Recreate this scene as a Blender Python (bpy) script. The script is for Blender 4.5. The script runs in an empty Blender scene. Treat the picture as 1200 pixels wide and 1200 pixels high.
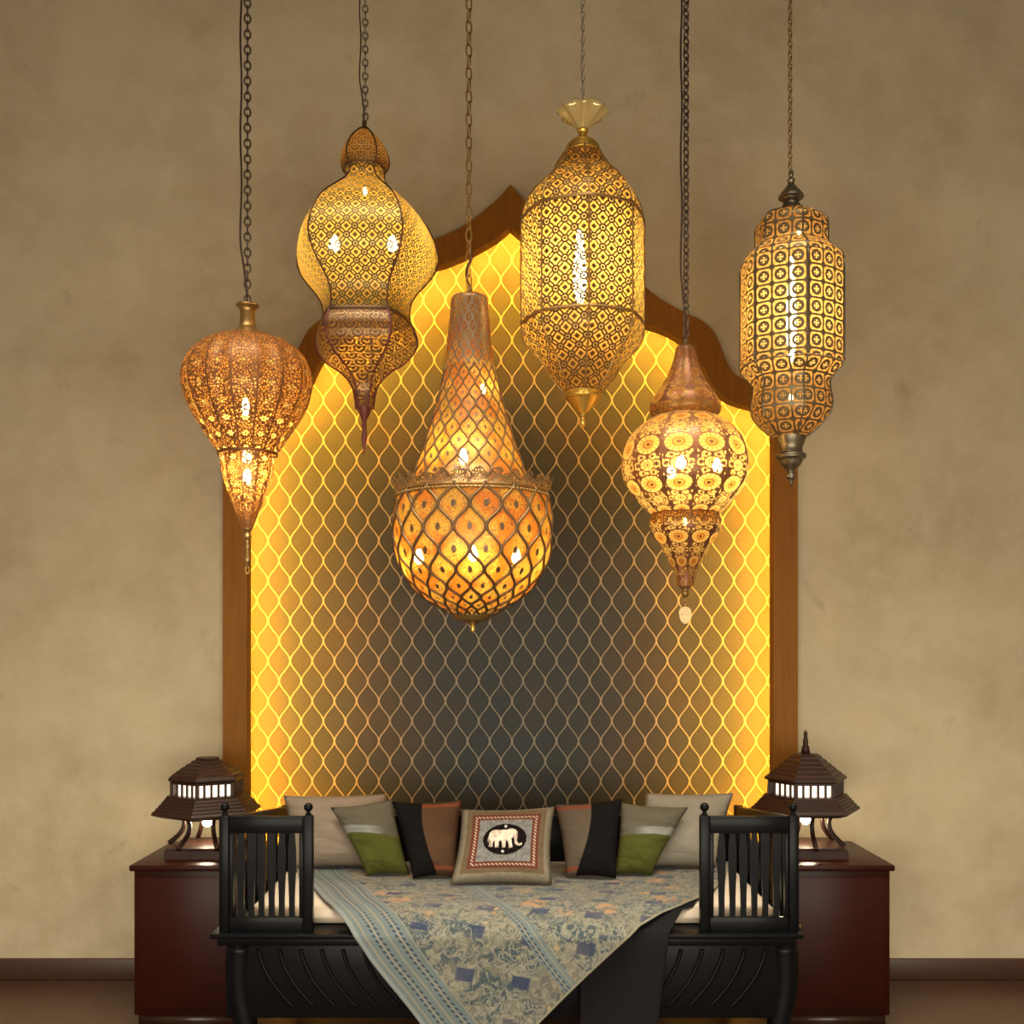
import bpy, bmesh, math, random
from mathutils import Vector, Matrix, noise as mnoise
random.seed(7)
PI = math.pi
SC = bpy.context.scene
COL = SC.collection

# ------------------------------------------------------------------ camera
F, HY, CZ, CY = 1250.0, 760.0, 1.55, -5.0       # focal length in px of 1200, horizon row, eye height, eye y
cam = bpy.data.cameras.new('camera')
cam.sensor_width = 36; cam.lens = 36 * F / 1200; cam.shift_y = (HY - 600) / 1200
cam.clip_start = .05
camo = bpy.data.objects.new('camera', cam); COL.objects.link(camo)
camo.location = (0, CY, CZ); camo.rotation_euler = (PI / 2, 0, 0)
SC.camera = camo
# ------------------------------------------------------------------ world, lights, exposure
w = bpy.data.worlds.new('world'); SC.world = w; w.use_nodes = True
w.node_tree.nodes['Background'].inputs[0].default_value = (1, .9, .78, 1)
w.node_tree.nodes['Background'].inputs[1].default_value = .2

def area(name, loc, rot, sx, sy, power, col):
    l = bpy.data.lights.new(name, 'AREA'); l.shape = 'RECTANGLE'; l.size = sx; l.size_y = sy
    l.energy = power; l.color = col
    o = bpy.data.objects.new(name, l); COL.objects.link(o); o.location = loc; o.rotation_euler = rot
    return o
area('room_light', (0, -5.4, 1.0), (math.radians(84), 0, 0), 5.0, 1.4, 178, (1, .89, .72))
area('overhead_fill_light', (0, -2.5, 4.72), (0, 0, 0), 4.4, .9, 150, (1, .9, .72)).data.spread = math.radians(88)  # unseen area light, added to brighten the bed top and lower wall
SC.view_settings.view_transform = 'Standard'; SC.view_settings.look = 'None'
SC.view_settings.exposure = 0; SC.view_settings.gamma = 1; SC.view_settings.use_curve_mapping = False
SC.cycles.transparent_max_bounces = 16
SC.cycles.max_bounces = 8; SC.cycles.diffuse_bounces = 3; SC.cycles.transmission_bounces = 6
SC.cycles.sample_clamp_indirect = 4; SC.cycles.use_denoising = True
LED = 860.0

# ------------------------------------------------------------------ helpers
def P(px, py, d):
    return Vector(((px - 600) / F * d, CY + d, CZ - (py - HY) / F * d))
def tag(o, label=None, cat=None, group=None, kind=None):
    if label: o['label'] = label
    if cat: o['category'] = cat
    if group: o['group'] = group
    if kind: o['kind'] = kind
    return o
def thing(name, loc, label, cat, group=None):
    o = bpy.data.objects.new(name, None); COL.objects.link(o); o.location = loc; o.empty_display_size = .1
    WL[o.name] = Vector(loc)
    return tag(o, label, cat, group)
WL = {}
def obj(name, bm, mat, parent=None, smooth=True, loc=None):
    off = WL[parent.name] if parent else (Vector(loc) if loc else Vector((0, 0, 0)))
    for v in bm.verts: v.co -= off
    me = bpy.data.meshes.new(name); 
    bmesh.ops.recalc_face_normals(bm, faces=bm.faces[:]) if RECALC[0] else None
    bm.to_mesh(me); bm.free()
    if smooth:
        for p in me.polygons: p.use_smooth = True
    me.materials.append(mat)
    o = bpy.data.objects.new(name, me); COL.objects.link(o)
    if parent: o.parent = parent
    else: o.location = off
    WL[o.name] = off
    return o
RECALC = [True]
def NB(): return bmesh.new()
def box(bm, a, b, bev=0):
    x0, y0, z0 = a; x1, y1, z1 = b
    r = bmesh.ops.create_cube(bm, size=1)
    vs = r['verts']
    for v in vs:
        v.co = Vector(((x0 + x1) / 2 + v.co.x * (x1 - x0), (y0 + y1) / 2 + v.co.y * (y1 - y0), (z0 + z1) / 2 + v.co.z * (z1 - z0)))
    if bev:
        es = list({e for v in vs for e in v.link_edges})
        bmesh.ops.bevel(bm, geom=es, offset=bev, segments=2, affect='EDGES', profile=.5)
def hexa(bm, pts):    # 8 points: bottom 4, top 4
    v = [bm.verts.new(p) for p in pts]
    for f in ((0, 3, 2, 1), (4, 5, 6, 7), (0, 1, 5, 4), (1, 2, 6, 5), (2, 3, 7, 6), (3, 0, 4, 7)):
        bm.faces.new([v[i] for i in f])
def tube(bm, pts, rad, n=8, closed=False, cap=True):
    pts = [Vector(p) for p in pts]; N = len(pts); rings = []
    up = Vector((0, 0, 1)); prev = None
    for i, p in enumerate(pts):
        if closed: t = (pts[(i + 1) % N] - pts[i - 1])
        else: t = pts[min(i + 1, N - 1)] - pts[max(i - 1, 0)]
        t.normalize()
        if prev is None:
            a = t.cross(up)
            if a.length < .1: a = t.cross(Vector((1, 0, 0)))
        else:
            a = prev - t * prev.dot(t)
        a.normalize(); prev = a; b = t.cross(a)
        r = rad(i / (N - 1)) if callable(rad) else rad
        rings.append([bm.verts.new(p + (a * math.cos(2 * PI * k / n) + b * math.sin(2 * PI * k / n)) * r) for k in range(n)])
    for i in range(N if closed else N - 1):
        A, B = rings[i], rings[(i + 1) % N]
        for k in range(n): bm.faces.new((A[k], A[(k + 1) % n], B[(k + 1) % n], B[k]))
    if cap and not closed:
        bm.faces.new(rings[0][::-1]); bm.faces.new(rings[-1])
def interp(tab, x):
    if x <= tab[0][0]: return tab[0][1]
    for (a, p), (b, q) in zip(tab, tab[1:]):
        if x <= b: return p + (q - p) * (x - a) / (b - a)
    return tab[-1][1]
def smoothprof(tab, step):
    """Catmull-Rom through (y, r) pairs"""
    out = []; n = len(tab)
    for i in range(n - 1):
        p0 = tab[max(i - 1, 0)]; p1 = tab[i]; p2 = tab[i + 1]; p3 = tab[min(i + 2, n - 1)]
        k = max(1, int(abs(p2[0] - p1[0]) / step + abs(p2[1] - p1[1]) / step))
        for j in range(k):
            t = j / k
            f = lambda a, b, c, d: .5 * ((2 * b) + (c - a) * t + (2 * a - 5 * b + 4 * c - d) * t * t + (3 * b - a - 3 * c + d) * t ** 3)
            out.append((f(p0[0], p1[0], p2[0], p3[0]), max(.01, f(p0[1], p1[1], p2[1], p3[1]))))
    out.append(tab[-1]); return out
def catmull(pts, k):
    out = []; n = len(pts)
    for i in range(n - 1):
        p0, p1, p2, p3 = (Vector(pts[max(i - 1, 0)]), Vector(pts[i]), Vector(pts[i + 1]), Vector(pts[min(i + 2, n - 1)]))
        for j in range(k):
            t = j / k
            out.append(.5 * ((2 * p1) + (p2 - p0) * t + (2 * p0 - 5 * p1 + 4 * p2 - p3) * t * t + (3 * p1 - p0 - 3 * p2 + p3) * t ** 3))
    out.append(Vector(pts[-1])); return out

# ------------------------------------------------------------------ shader graph helper
class S:
    def __init__(s, g, k): s.g, s.k = g, k
    def __add__(s, o): return s.g.m('ADD', s, o)
    def __radd__(s, o): return s.g.m('ADD', o, s)
    def __sub__(s, o): return s.g.m('SUBTRACT', s, o)
    def __rsub__(s, o): return s.g.m('SUBTRACT', o, s)
    def __mul__(s, o): return s.g.m('MULTIPLY', s, o)
    def __rmul__(s, o): return s.g.m('MULTIPLY', o, s)
    def __truediv__(s, o): return s.g.m('DIVIDE', s, o)
class G:
    def __init__(g, name):
        g.mat = bpy.data.materials.new(name); g.mat.use_nodes = True
        g.n = g.mat.node_tree.nodes; g.l = g.mat.node_tree.links; g.n.clear()
        g.out = g.n.new('ShaderNodeOutputMaterial')
    def put(g, sock, v):
        if isinstance(v, S): g.l.new(v.k, sock)
        elif isinstance(v, (tuple, list)) and len(v) == 3 and sock.type == 'RGBA': sock.default_value = (*v, 1)
        else: sock.default_value = v
    def m(g, op, *a):
        nd = g.n.new('ShaderNodeMath'); nd.operation = op
        for i, v in enumerate(a): g.put(nd.inputs[i], v)
        return S(g, nd.outputs[0])
    def fr(g, x): return g.m('FRACT', x)
    def fl(g, x): return g.m('FLOOR', x)
    def ab(g, x): return g.m('ABSOLUTE', x)
    def mn(g, a, b): return g.m('MINIMUM', a, b)
    def mx(g, a, b): return g.m('MAXIMUM', a, b)
    def cos(g, a): return g.m('COSINE', a)
    def sin(g, a): return g.m('SINE', a)
    def ln(g, a, b): return g.m('SQRT', a * a + b * b)
    def at(g, a, b): return g.m('ARCTAN2', a, b)
    def ss(g, x, a, b, lo=0.0, hi=1.0):
        nd = g.n.new('ShaderNodeMapRange'); nd.interpolation_type = 'SMOOTHSTEP' if a < b else 'LINEAR'
        nd.clamp = True
        g.put(nd.inputs[0], x)
        if a > b: a, b, lo, hi = b, a, hi, lo
        for i, v in zip((1, 2, 3, 4), (a, b, lo, hi)): g.put(nd.inputs[i], v)
        return S(g, nd.outputs[0])
    def uv(g, name=None):
        nd = g.n.new('ShaderNodeUVMap')
        if name: nd.uv_map = name
        return g.sep(S(g, nd.outputs[0]))
    def obj(g):
        nd = g.n.new('ShaderNodeTexCoord'); return S(g, nd.outputs['Object'])
    def sep(g, v):
        nd = g.n.new('ShaderNodeSeparateXYZ'); g.put(nd.inputs[0], v); return [S(g, o) for o in nd.outputs]
    def com(g, x, y, z=0.0):
        nd = g.n.new('ShaderNodeCombineXYZ')
        for i, v in enumerate((x, y, z)): g.put(nd.inputs[i], v)
        return S(g, nd.outputs[0])
    def noise(g, vec, scale, detail=3.0, rough=.5, col=False, dist=0.0):
        nd = g.n.new('ShaderNodeTexNoise'); g.put(nd.inputs['Vector'], vec); g.put(nd.inputs['Scale'], scale)
        nd.inputs['Detail'].default_value = detail; nd.inputs['Roughness'].default_value = rough
        nd.inputs['Distortion'].default_value = dist
        return S(g, nd.outputs[1 if col else 0])
    def vor(g, vec, scale, feat='F1', rnd=1.0, out='Distance'):
        nd = g.n.new('ShaderNodeTexVoronoi'); nd.feature = feat
        g.put(nd.inputs['Vector'], vec); nd.inputs['Scale'].default_value = scale; nd.inputs['Randomness'].default_value = rnd
        return S(g, nd.outputs[out])
    def mix(g, f, a, b):
        nd = g.n.new('ShaderNodeMix'); nd.data_type = 'RGBA'
        g.put(nd.inputs[0], f); g.put(nd.inputs[6], a); g.put(nd.inputs[7], b)
        return S(g, nd.outputs[2])
    def bump(g, h, st=.3, dist=.01):
        nd = g.n.new('ShaderNodeBump'); nd.inputs['Strength'].default_value = st; nd.inputs['Distance'].default_value = dist
        g.put(nd.inputs['Height'], h); return S(g, nd.outputs[0])
    def pr(g, col, rough=.5, metal=0.0, nrm=None, **kw):
        nd = g.n.new('ShaderNodeBsdfPrincipled')
        g.put(nd.inputs['Base Color'], col); g.put(nd.inputs['Roughness'], rough); g.put(nd.inputs['Metallic'], metal)
        if nrm: g.put(nd.inputs['Normal'], nrm)
        for k, v in kw.items(): g.put(nd.inputs[k.replace('_', ' ')], v)
        return S(g, nd.outputs[0])
    def sh(g, typ, **kw):
        nd = g.n.new('ShaderNode' + typ)
        for k, v in kw.items(): g.put(nd.inputs[k.replace('_', ' ')], v)
        return S(g, nd.outputs[0])
    def ms(g, f, a, b):
        nd = g.n.new('ShaderNodeMixShader'); g.put(nd.inputs[0], f); g.put(nd.inputs[1], a); g.put(nd.inputs[2], b)
        return S(g, nd.outputs[0])
    def done(g, s): g.l.new(s.k, g.out.inputs[0]); return g.mat

def plain(name, col, rough=.5, metal=0.0, var=.12, sc=30, **kw):
    g = G(name); n = g.noise(g.obj(), sc, 3)
    c2 = tuple(c * (1 - var * 2) for c in col)
    return g.done(g.pr(g.mix(n, col, c2), rough, metal, g.bump(n, .15, .004), **kw))
def emis(name, col, st):
    g = G(name); return g.done(g.sh('Emission', Color=col, Strength=st))

# metals
M = {}
M['brass'] = plain('aged_brass', (.42, .26, .09), .38, .85)
M['dullbrass'] = plain('dull_brass', (.2, .12, .055), .42, .75)
M['gold'] = plain('polished_gold', (.75, .48, .1), .3, .85)
M['dbronze'] = plain('dark_bronze', (.13, .07, .035), .42, .7)
M['redbronze'] = plain('reddish_bronze', (.14, .035, .03), .45, .5)
M['copper'] = plain('aged_copper', (.3, .13, .045), .42, .75)
M['pewter'] = plain('antique_pewter', (.2, .165, .11), .35, .85)
M['dark_iron'] = plain('dark_iron_chain', (.12, .09, .075), .4, .7)
M['grey_iron'] = plain('grey_chain', (.3, .26, .21), .35, .8)
M['cable'] = plain('brown_cable', (.05, .022, .018), .6)
M['silver'] = plain('silver_chain', (.6, .56, .5), .3, .8)
M['bulb'] = emis('glowing_bulb', (1, .74, .34), 160)
M['softbulb'] = emis('soft_glowing_bulb', (1, .7, .3), 90)
M['brightbulb'] = emis('bright_glowing_bulb', (1, .74, .34), 260)
M['tubebulb'] = emis('glowing_filament_tube', (1, .76, .36), 95)
M['slimtube'] = emis('slim_glowing_tube', (1, .8, .42), 42)

# --- perforated shade materials: metalwork over amber translucent openings
def shade_mat(name, mask_fn, metal_col, glow, clear=.45, rough=.42, metallic=.55):
    g = G(name)
    mask, tint = mask_fn(g)
    if tint is None: tint = glow
    hole = g.ms(clear, g.sh('BsdfTranslucent', Color=tint), g.sh('BsdfTransparent', Color=(1, .93, .8)))
    hole = g.ms(.05, hole, g.sh('BsdfGlossy', Color=(.9, .7, .4), Roughness=.25))
    n = g.noise(g.obj(), 90, 2)
    met = g.pr(g.mix(n, metal_col, tuple(c * .55 for c in metal_col)), rough, metallic, g.bump(mask, .6, .003))
    return g.done(g.ms(mask, hole, met))

def pat_quatre(per, wd=.055, dens=1.0):
    def f(g):
        u, v, _ = g.uv('metric')
        a = g.fr(u / per + .5) - .5; b = g.fr(v / per) - .5
        r = g.ln(a, b)
        a2 = g.fr(u / per) - .5; b2 = g.fr(v / per + .5) - .5
        rm = g.mn(r, g.ln(a2, b2))
        ring = g.ab(rm - .17)
        A = g.ab(a); B = g.ab(b); off = A - B; al = A + B          # 0 .. 1 along the diagonal between two rings
        leaf = g.ab(g.ab(off) - g.sin(al * PI) * .13) + g.ss(rm, .17, .2, .3, 0)
        dm = g.mn(g.ab(A - .5) + B, A + g.ab(B - .5)) - .1
        d = g.mn(g.mn(ring, leaf * .8), g.mn(g.mx(dm, 0.0), g.mx(rm - .03, 0.0)))
        m = g.ss(d, wd + .025, wd)
        c = g.mix(g.ss(rm, .1, .4), (1, .78, .3), (1, .58, .12))
        return m, c
    return f
def pat_scale(per, thick=.5):
    def f(g):
        u, v, _ = g.uv('metric')
        vv = v / (per * .5); row = g.fl(vv)
        a = g.fr(u / per + row * .5) - .5; b = g.fr(vv) * .5
        d1 = g.ln(a, b)
        a2 = g.fr(u / per + row * .5 + .5) - .5; b2 = b + .5
        d2 = g.ln(a2, b2)
        use2 = g.ss(d1, .49, .51)
        d = d1 + (d2 - d1) * use2
        s = g.sin(d * (2 * PI * 4.2))
        return g.ss(s, -thick, -thick + .35), (1, .6, .2)
    return f
def pat_filigree(gores):
    def f(g):
        u, v, _ = g.uv('angle')
        o = g.obj()
        e = g.vor(o, 105, 'DISTANCE_TO_EDGE')
        web = g.ss(e, .235, .16)
        a = g.fr(u * gores) - .5
        rib = g.ss(g.ab(a), .43, .47)
        b = g.fr(v) - .5
        r = g.ln(a * .8, b)
        pet = g.ss(g.cos(g.at(a, b) * 6) * .05 + r, .17, .13)
        zone = g.mx(g.ss(v, 1.35, 1.15), g.ss(v, 6.0, 6.6)) * .85 + .15
        edge = g.ss(g.ab(r - .24), .05, .02)
        core = g.ss(r, .06, .04)
        m = g.mx(g.mx(web * (1 - pet * zone), rib), g.mx(edge, core) * zone)
        tint = g.mix(pet, (1, .45, .1), (1, .7, .25))
        return m, tint
    return f
def pat_ogee(cols, wd=.045, crackle=True):
    def f(g):
        u, v, _ = g.uv('angle')
        U = g.fr(u * cols); c = g.cos(v * (2 * PI))
        e1 = g.ab(U - (c * .235 + .25)); e2 = g.ab(U - (.75 - c * .235))
        e1 = g.mn(e1, 1 - e1); e2 = g.mn(e2, 1 - e2)
        d = g.mn(e1, e2)
        lat = g.ss(d, wd + .02, wd)
        # leaf jewel with a dark eye in every cell
        def eye(du, dv):
            a = g.fr(u * cols + du) - .5; b = g.fr(v + dv) - .5
            return a, b, g.ln(a, b * .9)
        a1, b1, r1 = eye(.0, .0); a2, b2, r2 = eye(.5, .5)
        r = g.mn(r1, r2)
        dot = g.ss(r, .095, .07)
        near = g.ss(g.ab(d - .115), .022, .01) * .7
        cr = g.vor(g.obj(), 120, 'DISTANCE_TO_EDGE')
        web = g.ss(cr, .1, .055) * .85
        tube_ = g.mx(g.mx(lat, dot), near)
        m = g.mx(tube_, web)
        n = g.noise(g.obj(), 13, 2)
        return m, g.mix(g.ss(n, .42, .58), (1, .34, .03), (1, .6, .1))
    return f
def pat_rosette(gores, amt=1.0):
    def f(g):
        u, v, _ = g.uv('angle')
        a = g.fr(u * gores) - .5
        b = (g.fr(v) - .5) * 1.75
        b2 = (g.fr(v + .5) - .5) * 1.75
        def ros(a, b, R, n):
            r = g.ln(a, b) / R; th = g.at(a, b)
            ring = g.ss(g.ab(r - .72) , .3, .25)                  # open petal ring
            sp = g.ss(g.cos(th * n), .72, .95)                    # spokes close it
            inner = g.ss(g.ab(r - .27), .11, .06)
            return g.mx(ring * (1 - sp * .8), inner), r
        o1, r1 = ros(a, b, .42, 14)
        o2, r2 = ros(a, b2, .24, 8)
        # leaf scrolls left and right of the small flowers
        s1 = g.ab(g.ln(g.ab(a) - .34, b2) - .12)
        s2 = g.ab(g.ln(g.ab(a) - .2, g.ab(b2) - .33) - .1)
        scr = g.ss(g.mn(s1, s2), .05, .03) * g.ss(r2, 1.1, 1.2) * g.ss(r1, 1.1, 1.2)
        brk = g.ss(g.vor(g.obj(), 170, 'DISTANCE_TO_EDGE'), .03, .08)
        opn = g.mx(g.mx(o1, o2), scr * brk)
        bits = g.ss(g.vor(g.obj(), 62, 'F1'), .36, .29) * g.ss(r1, 1.08, 1.16) * g.ss(r2, 1.1, 1.2)
        opn = g.mx(opn, bits) * g.ss(g.ab(a), .475, .455) * amt
        return 1 - opn, g.mix(g.ss(r1, .2, 1.0), (1, .5, .1), (1, .78, .3))
    return f
def pat_medal(per):
    def f(g):
        u, v, _ = g.uv('metric')
        a = g.fr(u / per[0] + .5) - .5; b = g.fr(v / per[1]) - .5
        r = g.ln(a, b); th = g.at(a, b)
        sq = g.mx(g.ab(a), g.ab(b))
        frame = g.ss(sq, .42, .45)
        corner = g.ss(g.ab(a) + g.ab(b), .74, .78)
        ring = g.ss(g.ab(r - .27), .1, .07)
        star = g.ss(r, .2, .17) * g.ss(g.cos(th * 4), .1, -.2) * g.ss(r, .05, .08)
        spoke = g.ss(g.cos(th * 8), .9, .97) * g.ss(r, .3, .33)
        m = g.mx(g.mx(g.mx(frame, corner), ring), g.mx(star, spoke * .8))
        return m, g.mix(g.ss(r, .12, .25), (1, .66, .26), (1, .54, .16))
    return f

# ------------------------------------------------------------------ lathe shells
def lathe(bm, prof, cx, d, n=32, lobes=0, amp=0.0, cap=False, a=14, b=.35, scallop=None):
    """prof = (row px, radius px) pairs about the vertical through (cx, depth d)"""
    k = d / F
    um = bm.loops.layers.uv.get('metric') or bm.loops.layers.uv.new('metric')
    ua = bm.loops.layers.uv.get('angle') or bm.loops.layers.uv.new('angle')
    rings = []; vs = []; arc = 0; va = 0; last = None
    for (y, r) in prof:
        if last:
            ds = math.hypot(y - last[0], r - last[1]); arc += ds * k
            va += ds / (a + b * (r + last[1]) / 2)
        last = (y, r); c = P(cx, y, d); row = []
        for i in range(n):
            th = 2 * PI * i / n
            rr = r * (1 + amp * (abs(math.cos(lobes * th / 2)) - .5)) if lobes else r
            row.append(bm.verts.new((c.x + rr * k * math.sin(th), c.y - rr * k * math.cos(th), c.z)))
        rings.append(row); vs.append((arc, va, r))
    for j in range(len(prof) - 1):
        for i in range(n):
            q = [(j, i), (j, i + 1), (j + 1, i + 1), (j + 1, i)]
            f = bm.faces.new([rings[jj][ii % n] for jj, ii in q])
            for lp, (jj, ii) in zip(f.loops, q):
                lp[um].uv = (ii / n * 2 * PI * vs[jj][2] * k, vs[jj][0]); lp[ua].uv = (ii / n, vs[jj][1])
    if cap:
        bm.faces.new(rings[0]); bm.faces.new(rings[-1][::-1])
def solid(name, prof, cx, d, mat, parent, n=28, step=1.5, smooth=True):
    bm = NB(); lathe(bm, smoothprof(prof, step) if step else prof, cx, d, n, cap=True)
    return obj(name, bm, mat, parent, smooth)
def corner_pt(cx, d, y, R, th):
    k = d / F; c = P(cx, y, d)
    return Vector((c.x + R * k * math.sin(th), c.y - R * k * math.cos(th), c.z))
def panels(name, prof, cx, d, n, off, mat, parent, bulge=.05, nu=8):
    """one curved metal panel per side of an n-sided lantern"""
    out = []
    for s in range(n):
        t0 = off + 2 * PI * s / n; t1 = off + 2 * PI * (s + 1) / n; tm = (t0 + t1) / 2
        bm = NB(); um = bm.loops.layers.uv.new('metric'); ua = bm.loops.layers.uv.new('angle')
        rows = []; arc = 0; last = None
        for (y, R) in prof:
            if last: arc += math.hypot(y - last[0], R - last[1]) * d / F
            last = (y, R)
            A = corner_pt(cx, d, y, R, t0); B = corner_pt(cx, d, y, R, t1); ch = (B - A).length
            o = Vector((math.sin(tm), -math.cos(tm), 0))
            rows.append([(bm.verts.new(A.lerp(B, i / nu) + o * ch * bulge * 4 * (i / nu) * (1 - i / nu)), ((i / nu - .5) * ch, arc)) for i in range(nu + 1)])
        for j in range(len(rows) - 1):
            for i in range(nu):
                q = [rows[j][i], rows[j][i + 1], rows[j + 1][i + 1], rows[j + 1][i]]
                f = bm.faces.new([a[0] for a in q])
                for lp, a in zip(f.loops, q): lp[um].uv = a[1]; lp[ua].uv = a[1]
        out.append(obj(name, bm, mat, parent))
    return out
def ribs(prof, cx, d, n, off, mat, parent, rad):
    for s in range(n):
        th = off + 2 * PI * s / n
        bm = NB(); tube(bm, [corner_pt(cx, d, y, R + .4, th) for y, R in prof], rad, 6)
        obj('rib', bm, mat, parent)
def band(cx, d, y, R, n, off, mat, parent, h, bulge=.05, name='band'):
    """flat strip round an n-sided lantern"""
    k = d / F; bm = NB(); pts = []
    for s in range(n):
        t0 = off + 2 * PI * s / n; t1 = off + 2 * PI * (s + 1) / n; tm = (t0 + t1) / 2
        A = corner_pt(cx, d, y, R, t0); B = corner_pt(cx, d, y, R, t1); ch = (B - A).length
        o = Vector((math.sin(tm), -math.cos(tm), 0))
        for i in range(6): pts.append(A.lerp(B, i / 6) + o * ch * bulge * 4 * (i / 6) * (1 - i / 6))
    c = P(cx, y, d); N = len(pts)
    loops = []
    for (e, z) in ((.8, -h), (.8, h), (-.8, h), (-.8, -h)):
        loops.append([bm.verts.new(p + (p - c).normalized() * e * k + Vector((0, 0, z * k / 2))) for p in pts])
    for a in range(4):
        for i in range(N):
            bm.faces.new((loops[a][i], loops[a][(i + 1) % N], loops[(a + 1) % 4][(i + 1) % N], loops[(a + 1) % 4][i]))
    return obj(name, bm, mat, parent)
CEIL = 4.8
def chain(cx, d, y, mat, parent, L=11.0, W=6.5, wire=.95, tilt=.3, top=None):
    k = d / F; bm = NB(); p = P(cx, y, d); z = p.z; i = 0
    step = (L - 2.6 * wire) * k
    while z < CEIL - .001:
        a = tilt + (PI / 2 if i % 2 else 0)
        pts = []
        for s in range(14):
            t = 2 * PI * s / 14
            lx = W / 2 * k * math.cos(t) * (.95 + .05 * math.cos(4 * t)); lz = (L / 2) * k * math.sin(t)
            if abs(math.sin(t)) < .8: lz = (L / 2 - W / 2) * k * (1 if lz > 0 else -1) * min(1, abs(math.sin(t)) * 2) + lz * .35
            pts.append((p.x + lx * math.cos(a), p.y + lx * math.sin(a), z + L / 2 * k + lz))
        tube(bm, pts, wire * k, 5, closed=True); z += step; i += 1
    return obj('chain', bm, mat, parent)
def cord(cx, d, y0, mat, parent, dx=-5, r=.9, name='cable'):
    k = d / F; a = P(cx, y0, d); pts = [a]
    n = 26; top = CEIL
    for i in range(1, n + 1):
        t = i / n; z = a.z + (top - a.z) * t
        e = min(1, t * 9)
        pts.append(Vector((a.x + dx * k * e + .0025 * math.sin(i * 1.3), a.y - .008 * e, z)))
    bm = NB(); tube(bm, catmull(pts, 3), r * k, 6); return obj(name, bm, mat, parent)
def bulb(cx, y, d, dx, dy, mat, parent, r=5.5, h=8, part='bulb'):
    """light bulb on its little holder, offset dx, dy metres from the lantern axis"""
    c = P(cx, y, d) + Vector((dx, dy, 0)); k = d / F; bm = NB()
    prof = [(-h, .3), (-h * .9, r * .45), (-h * .5, r * .9), (0, r), (h * .6, r * .7), (h * 1.2, r * .4)]
    rings = []
    for (zz, rr) in smoothprof(prof, 1.5):
        rings.append([bm.verts.new(c + Vector((rr * k * math.cos(2 * PI * i / 12), rr * k * math.sin(2 * PI * i / 12), zz * k))) for i in range(12)])
    for A, B in zip(rings, rings[1:]):
        for i in range(12): bm.faces.new((A[i], A[(i + 1) % 12], B[(i + 1) % 12], B[i]))
    bm.faces.new(rings[0]); bm.faces.new(rings[-1])
    b = obj(part, bm, mat, parent)
    bm = NB(); tube(bm, [c + Vector((0, 0, h * 1.2 * k)), c + Vector((0, 0, (h * 1.2 + 7) * k))], r * .42 * k, 8)
    obj('socket', bm, M['brass'], b)
    return c + Vector((0, 0, (h * 1.2 + 7) * k))
def arms(tops, cx, y, d, parent):
    k = d / F; c = P(cx, y, d); bm = NB()
    for t in tops: tube(bm, catmull([t, t.lerp(c, .5) + Vector((0, 0, 5 * k)), c], 5), 1.1 * k, 6)
    tube(bm, [c + Vector((0, 0, -6 * k)), c + Vector((0, 0, 8 * k))], 4 * k, 10)
    obj('bulb_holder', bm, M['dbronze'], parent)

# ================================================================== STRUCTURE
g = G('tan_plaster'); o = g.obj()
n1 = g.noise(o, 1.3, 5, .6); n2 = g.noise(o, 7, 6, .65); n3 = g.noise(o, 60, 3)
st = g.ss(g.noise(o, 3.1, 6, .7, dist=.6), .6, .72)
c = g.mix(g.ss(n1, .3, .7), (.56, .47, .305), (.42, .345, .215))
c = g.mix(g.ss(n2, .35, .75) * .4, c, (.62, .55, .4)); c = g.mix(st * .3, c, (.24, .17, .09))
plaster = g.done(g.pr(c, .85, 0.0, g.bump(n2 * .6 + n3 * .4, .25, .008)))
g = G('ceiling_paint'); ceilm = g.done(g.pr(g.mix(g.noise(g.obj(), 5), (.3, .27, .22), (.24, .21, .17)), .9))
g = G('dark_floorboards'); o = g.obj(); x, y, z = g.sep(o)
pl = g.fr(x / .14); seam = g.ss(g.mn(pl, 1 - pl), .0, .02); idn = g.noise(g.com(g.fl(x / .14) * 3.7, y * .6, 0), 1.2, 1)
gr = g.noise(g.com(x * 22, y * 1.5, 0), 3, 4)
floorm = g.done(g.pr(g.mix(seam, (.008, .005, .004), g.mix(gr * .6 + idn * .4, (.1, .045, .022), (.035, .016, .01))), .35))
g = G('dark_red_wood_frame'); o = g.obj(); x, y, z = g.sep(o)
gr = g.noise(g.com(x * 14, y * 14, z * .9), 4, 4, .6, dist=.4); gr2 = g.noise(g.com(x * 2, y, z * .8), 2, 2)
archm = g.done(g.pr(g.mix(gr, (.3, .122, .014), g.mix(gr2, (.13, .042, .006), (.2, .075, .009))), .5, 0.0, g.bump(gr, .1, .003), Specular_IOR_Level=.15))

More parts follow.
